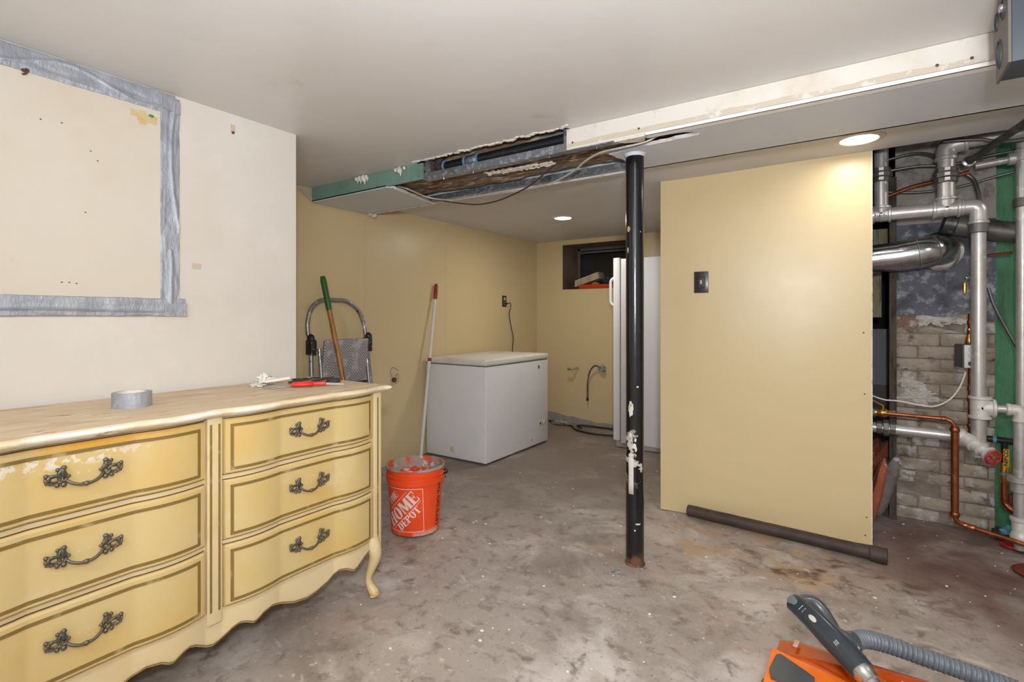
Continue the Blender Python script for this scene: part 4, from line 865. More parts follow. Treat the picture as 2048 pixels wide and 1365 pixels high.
def font_polys(s, size):
    cu = bpy.data.curves.new('t', 'FONT'); cu.body = s; cu.size = size; cu.offset = .0008
    to = bpy.data.objects.new('t', cu); COL.objects.link(to)
    dg = bpy.context.evaluated_depsgraph_get(); me = to.evaluated_get(dg).to_mesh()
    r = [[(me.vertices[i].co.x, me.vertices[i].co.y) for i in p.vertices] for p in me.polygons]
    to.evaluated_get(dg).to_mesh_clear(); bpy.data.objects.remove(to); return r
side = [[(-y, x-.10) for x, y in p] for p in font_polys("LET'S DO THIS", .040)]
obj('side_print', logo(side, radians(64), .14, .0013), 'logo_black', bk, False, 'black side print')

# ------------------------------------------------------------ refrigerator
rf = thing('refrigerator', 'tall white refrigerator seen from its side behind the black post', 'refrigerator', (-1.5, 4.75, 0))
obj('body', MB().box((-1.79, 4.42, .04), (-1.02, 5.06, 1.71), .006), 'appliance', rf)
dr = obj('door', MB().box((-1.862, 4.415, .06), (-1.797, 5.06, 1.722), .008), 'appliance', rf)
obj('door_gasket', MB().box((-1.798, 4.43, .07), (-1.789, 5.05, 1.70)), 'gasket', rf, False)
obj('door_handle', MB().tube(fillet([(-1.862, 4.45, 1.545), (-1.900, 4.45, 1.52), (-1.900, 4.45, 1.31), (-1.862, 4.45, 1.285)], .03), .013, 12), 'appliance', dr)
obj('plinth', MB().box((-1.84, 4.44, 0), (-1.02, 5.05, .055)), 'label_grey', rf, False)
# items in the niche
tg = thing('tray', 'orange red plastic tray on the window niche ledge', 'tray', (-2.35, 5.3, NZ0))
obj('tray_body', MB().rings([[(x, y, z) for x, y in ((-2.60+o_, 5.18+o_), (-2.13-o_, 5.18+o_), (-2.13-o_, 5.40-o_), (-2.60+o_, 5.40-o_))] for o_, z in ((.012, NZ0+.006), (0, NZ0+.05), (.006, NZ0+.05), (.016, NZ0+.012))]), 'tray_orange', tg, False)
RN = Matrix.Translation((-2.52, 5.30, NZ0+.115)) @ Matrix.Rotation(radians(-17), 4, 'Y')
for i in range(4):
    tag(obj('magazine', MB().xbox((-.16+.006*i, -.08, -.040+.018*i), (.15+.004*(i % 2), .08, -.024+.018*i), RN, .002), 'paper'), ('tilted yellowed paper bundle in the window niche, ' + ['lowest', 'second from bottom', 'second from top', 'topmost'][i]+' of its stack'), 'paper', 'paper bundles in the window niche')
tag(obj('junk_pile', blob((-2.26, 5.35, NZ0+.085), (.12, .06, .045), 21, .9, 24, 14), 'clutter_dark', angle=20), 'dark tangled clutter heaped on the orange tray', 'clutter')
tag(obj('yellow_tool', blob((-2.42, 5.24, NZ0+.062), (.045, .025, .012), 5, .6), 'clutter_yellow'), 'small yellow object on the orange tray', 'tool')
tag(obj('brown_jug', MB().lathe((-2.035, 5.36, NZ0+.004), [(.05, 0), (.07, .02), (.075, .15), (.05, .25), (.02, .29), (.02, .31)], n=20), 'red_rust'), 'rounded dark brown jug at the right of the niche', 'jug')
# back wall plumbing
vs_ = thing('water_valve', 'small chrome valve stub on the back wall beside the freezer', 'valve', (-2.62, 5.13, .618))
obj('escutcheon', MB().lathe((-2.585, YB, .62), [(.022, 0), (.020, .006), (.009, .012)], (0, -1, 0), 18), 'label_grey', vs_)
obj('valve_body', MB().cyl((-2.585, YB, .62), (-2.60, 5.06, .615), .009, 12).ell((-2.62, 5.05, .61), (.03, .012, .012)).ell((-2.655, 5.05, .612), (.012, .02, .018)), 'chrome', vs_)
fh = thing('flexible_hose', 'braided hose hanging from a corroded valve left of the refrigerator', 'hose', (-2.35, 5.12, .63))
obj('valve_body', blob((-2.28, 5.11, .625), (.035, .025, .035), 4, .8), 'verdigris', fh, label='corroded green valve')
obj('hose_line', MB().tube(spline([(-2.29, 5.09, .64), (-2.35, 5.085, .66), (-2.41, 5.09, .60), (-2.445, 5.10, .47), (-2.452, 5.11, .30)]), .0085, 10), 'dull_pipe', fh)
obj('end_fitting', MB().cyl((-2.452, 5.11, .305), (-2.453, 5.11, .27), .012, 12), 'black_iron', fh)
fc = thing('floor_cable', 'black cable coiled on the floor by the back wall', 'cable', (-2.3, 4.95, 0))
obj('coil', MB().tube(spline([(-2.90, 5.05, .012), (-2.75, 5.02, .010), (-2.60, 4.98, .012), (-2.52, 4.90, .010), (-2.42, 4.80, .010), (-2.2, 4.74, .010), (-1.95, 4.80, .010), (-1.90, 4.95, .010), (-2.05, 5.04, .010), (-2.35, 5.05, .010), (-2.5, 4.97, .02), (-2.4, 4.86, .022)]), .009, 8), 'black_cable', fc)
tag(obj('debris_clump', blob((-2.72, 4.99, .018), (.10, .045, .02), 31, .8, 22, 12), 'grey_base', angle=20), 'grey debris clump on the floor at the foot of the back wall', 'debris')
tag(obj('rag', blob((-1.93+.0, 2.45, .02), (.04, .03, .02), 2, .5), 'clutter_dark'), 'small dark lump on the floor behind the bucket', 'debris') if 0 else None

# ------------------------------------------------------------ recessed lamps
for (x, y, r, lab) in ((0, 3.0, .078, 'larger recessed ceiling lamp above the yellow panel'), (-2.134, 3.96, .073, 'smaller recessed ceiling lamp over the freezer area')):
    z = cback(x, y); rl = thing('recessed_lamp', lab, 'lamp', (x, y, z), 'recessed ceiling lamps')
    obj('trim_ring', MB().lathe((x, y, z+.001), [(r, -.003), (r+.004, -.007), (r+.028, -.004), (r+.031, .001), (r, .001)], n=48, cap=False), 'lamp_trim', rl)
    obj('diffuser', MB().lathe((x, y, z), [(0, -.0032), (r, -.0032), (r, .001)], n=40, cap=False), 'lamp_white', rl)

# ------------------------------------------------------------ chimney / brick wall at the right
BX0, BX1, BYF = .178, .618, 3.80
ch = thing('brick_chimney', 'old chimney of white washed bricks with grey parging above', 'chimney', ((BX0+BX1)/2, 3.95, 0)); ch['kind'] = 'structure'
obj('mortar_core', MB().box((BX0+.004, BYF+.006, 0), (BX1-.004, 4.25, 2.31)), 'mortar', ch, False)
cz = .0; row = 0; ref = {}
def brick_mesh(l, h, seed):
    bm = bmesh.new(); bmesh.ops.create_cube(bm, size=1)
    for v in bm.verts:
        v.co = Vector((v.co.x*l, v.co.y*.05, v.co.z*h))
        v.co += Vector((random.uniform(-.002, .002), random.uniform(-.003, .003), random.uniform(-.003, .003)))
    bmesh.ops.bevel(bm, geom=bm.edges[:], offset=.0045, segments=1, affect='EDGES')
    me = bpy.data.meshes.new('brick'); bm.to_mesh(me); bm.free(); me.materials.append(M['brick_paint'])
    me.polygons.foreach_set('use_smooth', [True]*len(me.polygons)); return me
variants = {}
while cz < 1.30:
    x = BX0; off = 0 if row % 2 == 0 else .105
    while x < BX1-.01:
        l = .205
        if x == BX0 and off: l = off
        l = min(l, BX1-x)
        if l < .03: break
        key = (round(l, 2), random.randint(0, 3))
        if key not in variants: variants[key] = brick_mesh(l-.005, .0675, key[1])
        o = bpy.data.objects.new('brick', variants[key]); COL.objects.link(o); o.parent = ch
        o.location = Vector((x+l/2, BYF+.025+random.uniform(-.004, .005), cz+.034))-ORG[ch.name]
        x += l
    cz += .0725; row += 1
def pg(z0, z1, dep, seed, bot=0):
    def fn(u, v):
        x = BX0+(BX1-BX0)*u; zz = z0+(z1-z0)*v
        if v == 0 and bot: zz += .06*nz(x, seed, 0, 9)+.02*nz(x, seed, 2, 30)
        return (x, BYF-dep+.008*nz(x, zz, seed, 7)+.004*nz(x, zz, seed, 25), zz)
    return MB().slab(fn, 50, 60, (0, .05, 0))
obj('parging', pg(1.19, 1.72, .014, 3, 1), 'parge', ch, True, 'dark grey blue parging')
obj('parging', pg(1.72, 2.31, .010, 8), 'pale_parge', ch, True, 'pale rough plaster at the top')
def rpatch(cx, cz, rx, rz, m, seed, lab=None):
    def f(u, v):
        a = u*2*pi; r = v*(1+.7*nz(cos(a)*1.6, sin(a)*1.6, seed)+.45*nz(cos(a)*5, sin(a)*5, seed)); return (cx+rx*r*cos(a), BYF-.010+.006*v+.005*nz(cos(a)*v*4, sin(a)*v*4, seed), cz+rz*r*sin(a))
    o = obj('plaster_patch', MB().grid(f, 60, 6), m, ch, False, lab)
rpatch(.33, 1.17, .07, .045, 'pale_patch', 4, 'pale plaster patch'); rpatch(.43, 1.155, .05, .022, 'pale_patch', 9, 'pale plaster patch'); rpatch(.235, 1.165, .06, .06, 'brown_patch', 14, 'reddish brown bare patch')
rpatch(.28, .72, .10, .035, 'pale_patch', 21, 'pale paint patch'); rpatch(.24, .80, .05, .03, 'pale_patch', 25, 'pale paint patch')
struct('trim_3', MB().box((.148, 3.74, 0), (.182, 3.86, 2.0)), 'dark_lumber', 'dark plank edge left of the brick chimney', cat='plank', smooth=False)
gp = tag(obj('green_post', MB().slab(lambda u, v: (.622+.40*u, 3.90+.004*nz(u*4, v*9, 2), 2.2*v), 10, 60, (0, .14, 0)), 'green_post'), 'green painted wooden post right of the brick chimney', 'post')
# things in the dark gap
struct('trim_4', MB().box((-.30, 4.02, 1.62), (.17, 4.06, 1.74)), 'lumber', 'pale lumber blocking high in the dark gap', cat='plank', smooth=False)
struct('trim_5', MB().box((.02, 3.90, 1.18), (.115, 3.94, 1.62)), 'lumber', 'short hanging lumber piece in the dark gap', cat='plank', smooth=False)
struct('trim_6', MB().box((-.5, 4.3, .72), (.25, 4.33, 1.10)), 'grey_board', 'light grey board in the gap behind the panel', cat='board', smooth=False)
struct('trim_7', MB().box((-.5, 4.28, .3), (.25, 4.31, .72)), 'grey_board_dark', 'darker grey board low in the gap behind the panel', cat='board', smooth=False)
b = MB()
for p in font_polys('2/13/1', .035): b.add([(.075+x, 4.2795, .555+y) for x, y in p], [tuple(range(len(p)))])
obj('pencilled_date', b, 'black_iron', bpy.data.objects['trim_7'], False)
# sacks
def sack(c, r, lean, m, name, label, seed, bend=0):
    R = Matrix.Rotation(lean, 3, 'Y')
    b = MB(); P = []
    n, mm = 22, 16
    for i in range(mm+1):
        t = i/mm; z = t*r[2]*2; w = (1-abs(2*t-1)**6)*.9+.1
        P.append([Vector(c)+R @ Vector((r[0]*w*math.copysign(abs(cos(2*pi*k/n))**.7, cos(2*pi*k/n))*(1+.18*nz(k*.6, t*5, seed)), r[1]*w*math.copysign(abs(sin(2*pi*k/n))**.7, sin(2*pi*k/n))*(1+.18*nz(k*.5, t*6, seed+2)), z)) for k in range(n)])
    return tag(obj(name, b.rings(P), m), label, 'sack')
sack((.075, 3.68, .015), (.036, .07, .195), radians(16), 'bag', 'cement_sack', 'grey and white paper sack leaning in the gap by the chimney', 2)
sack((.040, 3.50, .01), (.028, .08, .20), radians(11), 'bag_red', 'cement_sack', 'rusty red printed sack leaning behind the yellow panel edge', 6)
tag(obj('rubble_heap', blob((.02, 4.02, .12), (.16, .12, .30), 41, .8, 24, 16), 'bag_red', angle=20), 'reddish rubble heap deep in the gap behind the sacks', 'rubble')

# ------------------------------------------------------------ boiler piping
def collar(b, p, d, r, l): b.lathe(Vector(p), [(r*.9, -l/2), (r, -l/2+.003), (r, l/2-.003), (r*.9, l/2)], d, 20); return b
YP = 3.55
hp = thing('steam_pipe', 'silver painted steam pipe header with tees and unions beside the chimney', 'pipe', (.5, YP, 0))
def pipe(par, pts, r, m='silver_pipe', fil=.03, name='pipe_run', label=None): return obj(name, MB().tube(fillet(pts, fil), r, 18), m, par, label=label)
def tee(par, c, ax, br_, r, m='silver_pipe', l=.075):
    b = MB(); ax = Vector(ax); br_ = Vector(br_); c = Vector(c)
    b.cyl(c-ax*l/2, c+ax*l/2, r*1.18); collar(b, c-ax*l/2, ax, r*1.38, .016); collar(b, c+ax*l/2, ax, r*1.38, .016)
    b.cyl(c, c+br_*l*.5, r*1.18); collar(b, c+br_*l*.52, br_, r*1.38, .016); b.ell(c, (r*1.25,)*3)
    return obj('tee', b, m, par)
def union(par, c, ax, r, m='dull_pipe'):
    b = MB(); ax = Vector(ax); c = Vector(c)
    for k, rr in ((-.026, 1.32), (0, 1.55), (.026, 1.32)): b.lathe(c+ax*k, [(r*rr*.95, -.013), (r*rr, -.011), (r*rr, .011), (r*rr*.95, .013)], ax, 8)
    o = obj('union', b, m, par, smooth=False)
    b2 = MB()
    for k in (-.026, 0, .026): b2.box((c.x-.012, c.y-r*1.60, c.z+k-.008), (c.x+.010, c.y-r*1.38, c.z+k+.008))
    if ax.z: obj('paint_mark', b2, 'corner_white', o, False, 'white paint mark')
    return o
def elbow(par, a, c, d, r, m='silver_pipe', fil=.045):
    b = MB().tube(fillet([a, c, d], fil, 8), r*1.25, 18)
    a, c, d = Vector(a), Vector(c), Vector(d); collar(b, a, (a-c).normalized(), r*1.42, .018); collar(b, d, (d-c).normalized(), r*1.42, .018)
    return obj('elbow', b, m, par)
X1, X2, X3, ZH = .103, .383, .512, 1.755
r1, r2, r3 = .036, .041, .031
pipe(hp, [(-.35, YP, ZH), (X3-.05, YP, ZH)], r1)
pipe(hp, [(X1, YP, ZH), (X1, YP, 2.25)], .034)
tee(hp, (X1, YP, ZH), (1, 0, 0), (0, 0, 1), .034)
b = MB()
R_ = Matrix.Translation((X1-.035, YP-.0465, ZH-.012)) @ Matrix.Rotation(radians(90), 4, 'X')
st = [[(x, y) for x, y in p] for p in font_polys('POTTSTOWN', .016)] if 0 else []
b = MB()
for i in range(8): b.box((X1-.038+i*.0095, YP-.0408, ZH-.012-.004*(i % 3 == 0)), (X1-.038+i*.0095+(.005 if i % 2 else .003), YP-.0398, ZH-.003+.002*(i % 2)))
o = obj('cast_marks', b, 'black_iron', hp, False); o['kind'] = 'stuff'
union(hp, (X1, YP, 1.975), (0, 0, 1), .034)
tee(hp, (X2, YP, ZH), (1, 0, 0), (0, 0, 1), .036, l=.10)
pipe(hp, [(X2, YP, ZH), (X2, YP, 2.04)], .038)
union(hp, (X2, YP, 1.93), (0, 0, 1), .038)
elbow(hp, (X2, YP, 2.02), (X2, YP, 2.085), (X2+.075, YP, 2.095), .036)
pipe(hp, [(X2+.06, YP, 2.093), (1.2, YP+.05, 2.13)], .030)
elbow(hp, (X3-.065, YP, ZH), (X3, YP, ZH), (X3, YP, ZH-.085), .030)
pipe(hp, [(X3, YP, ZH-.05), (X3, YP, .47)], r3)
collar_b = MB(); collar(collar_b, (X3, YP, 1.64), (0, 0, 1), .040, .05); obj('coupling', collar_b, 'dull_pipe', hp)
tee(hp, (X3+.006, YP, .715), (0, 0, 1), (1, 0, 0), .034, 'valve_white', l=.10)
pipe(hp, [(X3+.04, YP, .715), (.66, YP, .715)], .020)
elbow(hp, (.625, YP, .715), (.668, YP, .715), (.668, YP, .665), .022, 'valve_white', .03)
pipe(hp, [(.668, YP, .68), (.668, YP, .02)], .026)
b = MB(); collar(b, (.668, YP, .37), (0, 0, 1), .052, .03); collar(b, (.668, YP, .33), (0, 0, 1), .036, .05); obj('flange', b, 'silver_pipe', hp)
b = MB(); b.tube(fillet([(.668, YP, .16), (.668, YP-.01, .085), (.72, YP-.02, .07)], .03), .034, 16); b.ell((.668, YP-.02, .085), (.045, .04, .045)); collar(b, (.668, YP, .17), (0, 0, 1), .040, .02); obj('elbow', b, 'valve_white', hp, label='white painted elbow at the floor')
b = MB(); collar(b, (X3, YP, .50), (0, 0, 1), .044, .08); obj('lower_tee', b, 'silver_pipe', hp)
rv_ = thing('riser_pipe', 'upright silver riser pipe in front of the green post, at right', 'pipe', (.685, 3.60, .7))
pipe(rv_, [(.685, 3.60, 2.08), (.685, 3.60, .70)], .025)
b = MB(); collar(b, (.685, 3.60, 2.0), (0, 0, 1), .036, .06); collar(b, (.645, 3.60, 1.99), (1, 0, 0), .033, .03); obj('tee', b, 'silver_pipe', rv_)
pipe(rv_, [(.685, 3.60, 1.99), (.505, 3.60, 1.975)], .019)
b = MB(); collar(b, (.685, 3.60, 1.76), (0, 0, 1), .036, .045); obj('coupling', b, 'dull_pipe', rv_)
# lower return with gate valve
lr = thing('return_pipe', 'horizontal silver return pipe low across the chimney with red handwheel', 'pipe', (.3, YP, .5))
pipe(lr, [(-.2, YP+.03, .560), (.44, YP+.01, .552)], .029, label=None)
b = MB()
for x, rr in ((.095, .037), (.125, .046), (.155, .037)): b.lathe((x, YP+.02, .558), [(rr*.95, -.013), (rr, -.011), (rr, .011), (rr*.95, .013)], (1, 0, 0), 8)
obj('union', b, 'dull_pipe', lr, smooth=False)
b = MB(); collar(b, (.445, YP, .552), (1, 0, 0), .046, .03); b.tube([(.44, YP, .552), (.475, YP-.03, .54), (.535, YP-.10, .50)], [.040, .036, .026], 16)
for t in (0, .35, .7, 1): collar(b, Vector((.462, YP-.02, .545)).lerp(Vector((.535, YP-.10, .50)), t), (.073, -.08, -.045), .038, .010)
obj('gate_valve', b, 'valve_white', lr, label='white painted gate valve body')
wd = Vector((.5, -.78, -.25)).normalized(); wc = Vector((.548, YP-.125, .488))
a_ = wd.orthogonal().normalized(); b_ = wd.cross(a_)
w = MB().tube([wc+(a_*cos(2*pi*k/28)+b_*sin(2*pi*k/28))*(.034+.0022*sin(k*2*pi/28*7)) for k in range(28)], .0058, 8, closed=True)
for k in range(5): w.tube([wc, wc+(a_*cos(2*pi*k/5)+b_*sin(2*pi*k/5))*.033], .0045, 6)
hw = obj('handwheel', w, 'valve_red', lr, label='red handwheel')
obj('wheel_nut', MB().lathe(wc-wd*.005, [(.010, 0), (.010, .012), (.004, .015)], wd, 12), 'brass', hw, label='brass hub nut')
# flue
fl_ = thing('flue_duct', 'shiny galvanised flue duct entering the chimney', 'duct', (.3, 3.62, 1.5))
YF = 3.60
obj('duct_run', MB().tube([(-.4, YF, 1.475), (.20, YF, 1.523)], .098*.82, 32), 'flue', fl_)
pts = fillet([(.19, YF, 1.522), (.34, YF, 1.545), (.40, YF+.22, 1.56)], .11, 10)
obj('duct_elbow', MB().tube(pts, .084, 32), 'flue', fl_)
for t, rr in ((1, .0865), (5, .0865)):
    p = pts[t]; q = pts[t+1]; b = MB().lathe(p, [(.083, -.005), (rr+.002, -.002), (rr+.002, .002), (.083, .005)], q-p, 32); obj('crimp_ring', b, 'chrome', fl_)
obj('end_collar', MB().lathe((.375, 3.76, 1.553), [(.085, -.01), (.108, 0), (.108, .012), (.085, .02)], (.15, 1, .02), 36), 'flue', fl_)
seam = MB().tube([(-.35, YF-.079, 1.50), (.20, YF-.079, 1.545)], .0025, 6)
obj('duct_seam', seam, 'chrome', fl_)
# wide dark pipe behind
dk = thing('drain_main', 'wide dark grey pipe sloping behind the silver riser', 'pipe', (.55, 3.72, 1.63))
obj('pipe_run', MB().tube([(.40, 3.70, 1.70), (.62, 3.70, 1.635), (1.1, 3.70, 1.53)], .055, 24), 'dull_pipe', dk)
obj('bell', MB().lathe((.42, 3.70, 1.695), [(.05, -.04), (.062, -.03), (.062, .02), (.05, .03)], (.22, 0, -.065), 24), 'dark_pipe', dk)
# diagonal conduit
cdt = thing('diagonal_conduit', 'open dark conduit slanting down from the beam to the piping', 'conduit', (.52, 3.1, 1.97))
a, c_ = Vector((.66, 2.72, 2.02)), Vector((.462, 3.47, 1.972))
obj('tube', MB().cyl(a, c_, .017, 16), 'dark_pipe', cdt)
obj('open_end', MB().lathe(c_+(c_-a).normalized()*.0, [(.018, -.012), (.027, -.008), (.027, .004), (.021, .006), (.018, -.002)], c_-a, 24, cap=False), 'chrome', cdt, label='pale ring at the open end')
obj('bracket', MB().box((.63, 2.70, 2.0), (.74, 2.74, 2.05), .006), 'red_rust', cdt, label='rusty bracket')
# cables
def cable(name, pts, r, label, m='bx', rib=True, cat='cable', par=None):
    P = spline(pts, 14)
    if rib:
        D = []; L = 0
        Q = [P[0]]
        step = .005
        for a, b in zip(P, P[1:]):
            d = (b-a).length; k = max(1, int(d/step))
            for j in range(1, k+1): Q.append(a.lerp(b, j/k))
        P = Q; rr = [r*(1.0 if i % 2 else .8) for i in range(len(P))]
    else: rr = r
    o = obj(name, MB().tube(P, rr, 8), m, smooth=True, angle=60 if rib else 40); return tag(o, label, cat)
cable('armored_cable', [(.10, 3.75, 2.10), (.25, 3.72, 2.115), (.34, 3.68, 2.08), (.36, 3.66, 2.02)], .009, 'armoured cable arching left of the middle union, near the ceiling')
cable('armored_cable', [(.14, 3.70, 2.03), (.28, 3.70, 2.035), (.42, 3.70, 2.02), (.60, 3.70, 2.045), (1.0, 3.7, 2.07)], .009, 'long armoured cable running level above the brickwork')
cable('armored_cable', [(.36, 3.45, 2.09), (.50, 3.46, 2.075), (.62, 3.48, 2.05), (.95, 3.5, 2.06)], .010, 'armoured cable passing in front of the top silver pipe')
cable('armored_cable', [(.14, 3.74, 1.915), (.28, 3.74, 1.895), (.45, 3.74, 1.90), (.60, 3.72, 1.93), (.72, 3.7, 1.95)], .008, 'armoured cable sagging across the pale plaster at union height')
cable('armored_cable', [(.47, 3.68, 1.965), (.51, 3.68, 1.92), (.525, 3.66, 1.85), (.53, 3.64, 1.78)], .011, 'dark armoured cable curving down behind the header elbow')
cable('armored_cable', [(.575, 3.72, 1.34), (.60, 3.72, 1.24), (.655, 3.72, 1.10), (.70, 3.68, .98), (.74, 3.66, .93)], .009, 'armoured cable hanging diagonally across the green post')
cable('copper_tube', [(.0, 3.66, 1.83), (.13, 3.66, 1.875), (.25, 3.66, 1.915), (.37, 3.66, 1.935), (.49, 3.66, 1.96)], .010, 'thin copper tube rising behind the two unions', 'copper', False, 'pipe')
cable('copper_tube', [(.545, 3.66, 1.505), (.66, 3.66, 1.515)], .007, 'short thin copper tube crossing the green post', 'copper', False, 'pipe')
cable('electric_cable', [(-.1, 3.55, .80), (.06, 3.57, .735), (.12, 3.58, .715), (.19, 3.58, .713), (.27, 3.58, .700), (.34, 3.58, .700), (.40, 3.58, .74), (.44, 3.57, .81), (.462, 3.555, .893)], .0042, 'white cord looping from the grey box to the left', 'white_cable', False, 'cord')
# beam cables
cable('armored_cable', [(-2.36, 2.24, 1.99), (-2.281, 2.25, 1.962), (-2.255, 2.38, 1.938), (-2.187, 2.43, 1.922), (-2.077, 2.45, 1.909), (-1.948, 2.45, 1.906), (-1.746, 2.45, 1.905), (-1.553, 2.44, 1.897), (-1.356, 2.4, 1.900), (-1.191, 2.33, 1.921), (-1.107, 2.28, 1.941), (-1.008, 2.235, 1.953), (-0.903, 2.22, 1.952), (-0.79, 2.235, 1.962), (-.72, 2.242, 1.985), (-.6, 2.25, 2.0), (-.45, 2.26, 2.01)], .0056, 'long pale armoured cable drooping out of the torn beam', 'bx_pale')
cable('brown_wire', [(-2.34, 2.27, 1.985), (-2.263, 2.38, 1.944), (-2.196, 2.45, 1.92), (-1.964, 2.47, 1.870), (-1.82, 2.46, 1.860), (-1.669, 2.43, 1.868), (-1.473, 2.36, 1.892), (-1.315, 2.28, 1.929), (-1.20, 2.235, 1.955), (-1.1, 2.215, 1.985)], .0042, 'thin brown wire hanging below the torn beam', 'rust_brown', False, 'wire')
# copper line with ball valve
cl = thing('copper_pipe', 'copper pipe with brass ball valve stepping down across the chimney', 'pipe', (.4, 3.48, .1))
yc = 3.47
P1 = [(.165, yc+.04, .650), (.385, yc, .652), (.409, yc-.01, .652), (.409, yc-.01, .135), (.43, yc-.01, .128), (.63, yc+.04, .085)]
obj('pipe_run', MB().tube(fillet([(-.1, yc+.05, .650), (.409, yc, .652), (.409, yc, .42)], .05, 8), .0105, 16), 'copper', cl)
obj('riser', MB().cyl((.409, yc, .62), (.409, yc, .15), .0165, 18), 'copper', cl)
obj('pipe_run', MB().tube(fillet([(.409, yc, .20), (.409, yc, .125), (.70, yc+.02, .062)], .045, 8), .0115, 16), 'copper', cl)
b = MB()
for p, d, r in (((.365, yc, .652), (1, 0, 0), .0135), ((.409, yc, .60), (0, 0, 1), .0205), ((.409, yc, .165), (0, 0, 1), .0205), ((.452, yc+.003, .116), (1, 0, -.2), .0145), ((.48, yc+.005, .110), (1, 0, -.2), .0145)): obj('solder_fitting', collar(MB(), p, d, r, .022), 'copper', cl)
bv = obj('ball_valve', MB().lathe((.065, yc+.04, .651), [(.016, 0), (.020, .012), (.016, .022), (.021, .032), (.021, .06), (.016, .066), (.019, .085), (.014, .10)], (1, 0, 0), 18).cyl((.11, yc+.04, .66), (.11, yc+.04, .69), .006, 10), 'brass', cl, label='brass ball valve')
obj('lever', MB().tube(fillet([(.112, yc+.035, .690), (.085, yc+.03, .705), (.065, yc+.02, .720), (-.02, yc+.01, .722)], .01), .0045, 8, flat=(.5, 1.4)), 'valve_yellow', bv, label='worn yellow lever')
obj('sealant_ring', MB().lathe((.058, yc+.04, .651), [(.020, 0), (.020, .012)], (1, 0, 0), 16).lathe((.155, yc+.04, .651), [(.018, 0), (.018, .010)], (1, 0, 0), 16), 'teal', bv)
# vertical copper behind the riser
vc = thing('copper_riser', 'vertical copper pipe partly hidden behind the silver riser', 'pipe', (.492, 3.66, .55))
obj('pipe_run', MB().cyl((.492, 3.64, .56), (.492, 3.64, 1.20), .0105, 14), 'copper', vc)
b = MB()
for z in (.60, .74, .80, 1.10, 1.15): obj('solder_fitting', collar(MB(), (.492, 3.64, z), (0, 0, 1), .0145, .022), 'copper', vc)
obj('air_vent', MB().lathe((.488, 3.64, 1.03), [(.014, 0), (.018, .01), (.018, .03), (.012, .05), (.010, .09)], n=14), 'brass', vc)
tv = thing('gas_cock', 'tiny brass lever cock high beside the silver riser', 'valve', (.478, 3.66, 1.34))
obj('lever', MB().box((.460, 3.60, 1.305), (.472, 3.606, 1.365), .002), 'brass', tv)
obj('cock_body', MB().ell((.475, 3.61, 1.388), (.012, .012, .010)).tube([(.463, 3.605, 1.365), (.475, 3.61, 1.388), (.50, 3.62, 1.39)], .004, 8), 'chrome', tv)
# junction box
jb = thing('junction_box', 'grey metal junction box on the brickwork with two knockouts', 'box', (.49, 3.60, .93))
RJ = Matrix.Translation((.487, 3.60, .975)) @ Matrix.Rotation(radians(12), 4, 'Z')
obj('enclosure', MB().xbox((-.045, -.035, -.062), (.045, .07, .062), RJ, .004), 'jbox_side', jb)
cv = obj('cover', MB().xbox((-.040, -.042, -.060), (.050, -.035, .060), RJ, .003), 'jbox', jb, label='light grey cover')
for z in (.036, .004): obj('knockout', MB().tube([RJ @ Vector((-.012+.011*cos(2*pi*k/16), -.0425, z+.011*sin(2*pi*k/16))) for k in range(16)], .0012, 6, closed=True), 'label_grey', cv)
obj('cord_grip', MB().lathe(RJ @ Vector((-.012, -.036, -.036)), [(.012, 0), (.012, .010), (.005, .012)], (0, -1, 0), 14), 'black_plastic', cv)
# yellow lever valve and tank at the far right
yv = thing('drain_valve', 'black pipe tee with yellow lever valve in front of the green post', 'valve', (.63, 3.62, .3))
obj('tee', MB().cyl((.565, 3.68, .535), (.69, 3.68, .530), .017).cyl((.632, 3.68, .53), (.632, 3.68, .40), .014), 'black_iron', yv)
obj('sealant_ring', MB().lathe((.585, 3.68, .534), [(.020, 0), (.020, .014)], (1, 0, 0), 14).lathe((.668, 3.68, .531), [(.020, 0), (.020, .012)], (1, 0, 0), 14).lathe((.632, 3.68, .355), [(.022, 0), (.022, .012)], (0, 0, 1), 14), 'teal', yv)
obj('valve_body', MB().lathe((.632, 3.68, .31), [(.015, 0), (.019, .01), (.021, .05), (.021, .09), (.016, .11)], n=16), 'brass', yv)
lv = obj('lever', MB().box((.622, 3.648, .400), (.646, 3.653, .495), .004), 'valve_yellow', yv, label='yellow lever')
sg = font_polys('NIBCO', .022)
bb = MB()
for p in sg: bb.add([(.640-y, 3.6472, .408+x*1.25) for x, y in p], [tuple(range(len(p)))])
obj('lever_print', bb, 'logo_black', lv, False, 'black lettering')
obj('drop_pipe', MB().tube(fillet([(.632, 3.68, .31), (.632, 3.68, .20), (.665, 3.66, .175), (.70, 3.65, .17)], .03), .017, 16), 'copper', yv)
tag(obj('red_drum', MB().lathe((.69, 3.72, .20), [(.03, -.04), (.052, -.03), (.055, .03), (.03, .04), (.01, .045)], (-.3, -1, 0), 20), 'red_rust'), 'rust red round fitting beside the copper drop at right', 'fitting')
tag(obj('dark_mat', MB().box((.60, 3.70, 0), (.74, 3.85, .03), .008), 'dark_lumber'), 'dark scrap block on the floor at the green post', 'block')
tag(obj('teal_rag', blob((.66, 3.68, .06), (.045, .03, .025), 7, .7), 'teal'), 'teal stained lump at the foot of the green post', 'rag')
tag(obj('red_disc', MB().lathe((.655, 3.62, .004), [(.050, 0), (.052, .006), (.046, .012), (.0, .013)], n=26), 'valve_red'), 'flat red disc lying on the floor by the pipe elbow', 'disc')
tag(obj('rusty_plate', MB().lathe((.68, 3.29, .004), [(.085, 0), (.09, .008), (.07, .020), (.0, .024)], n=30), 'red_rust'), 'rust red round plate on the floor at the right edge', 'plate')

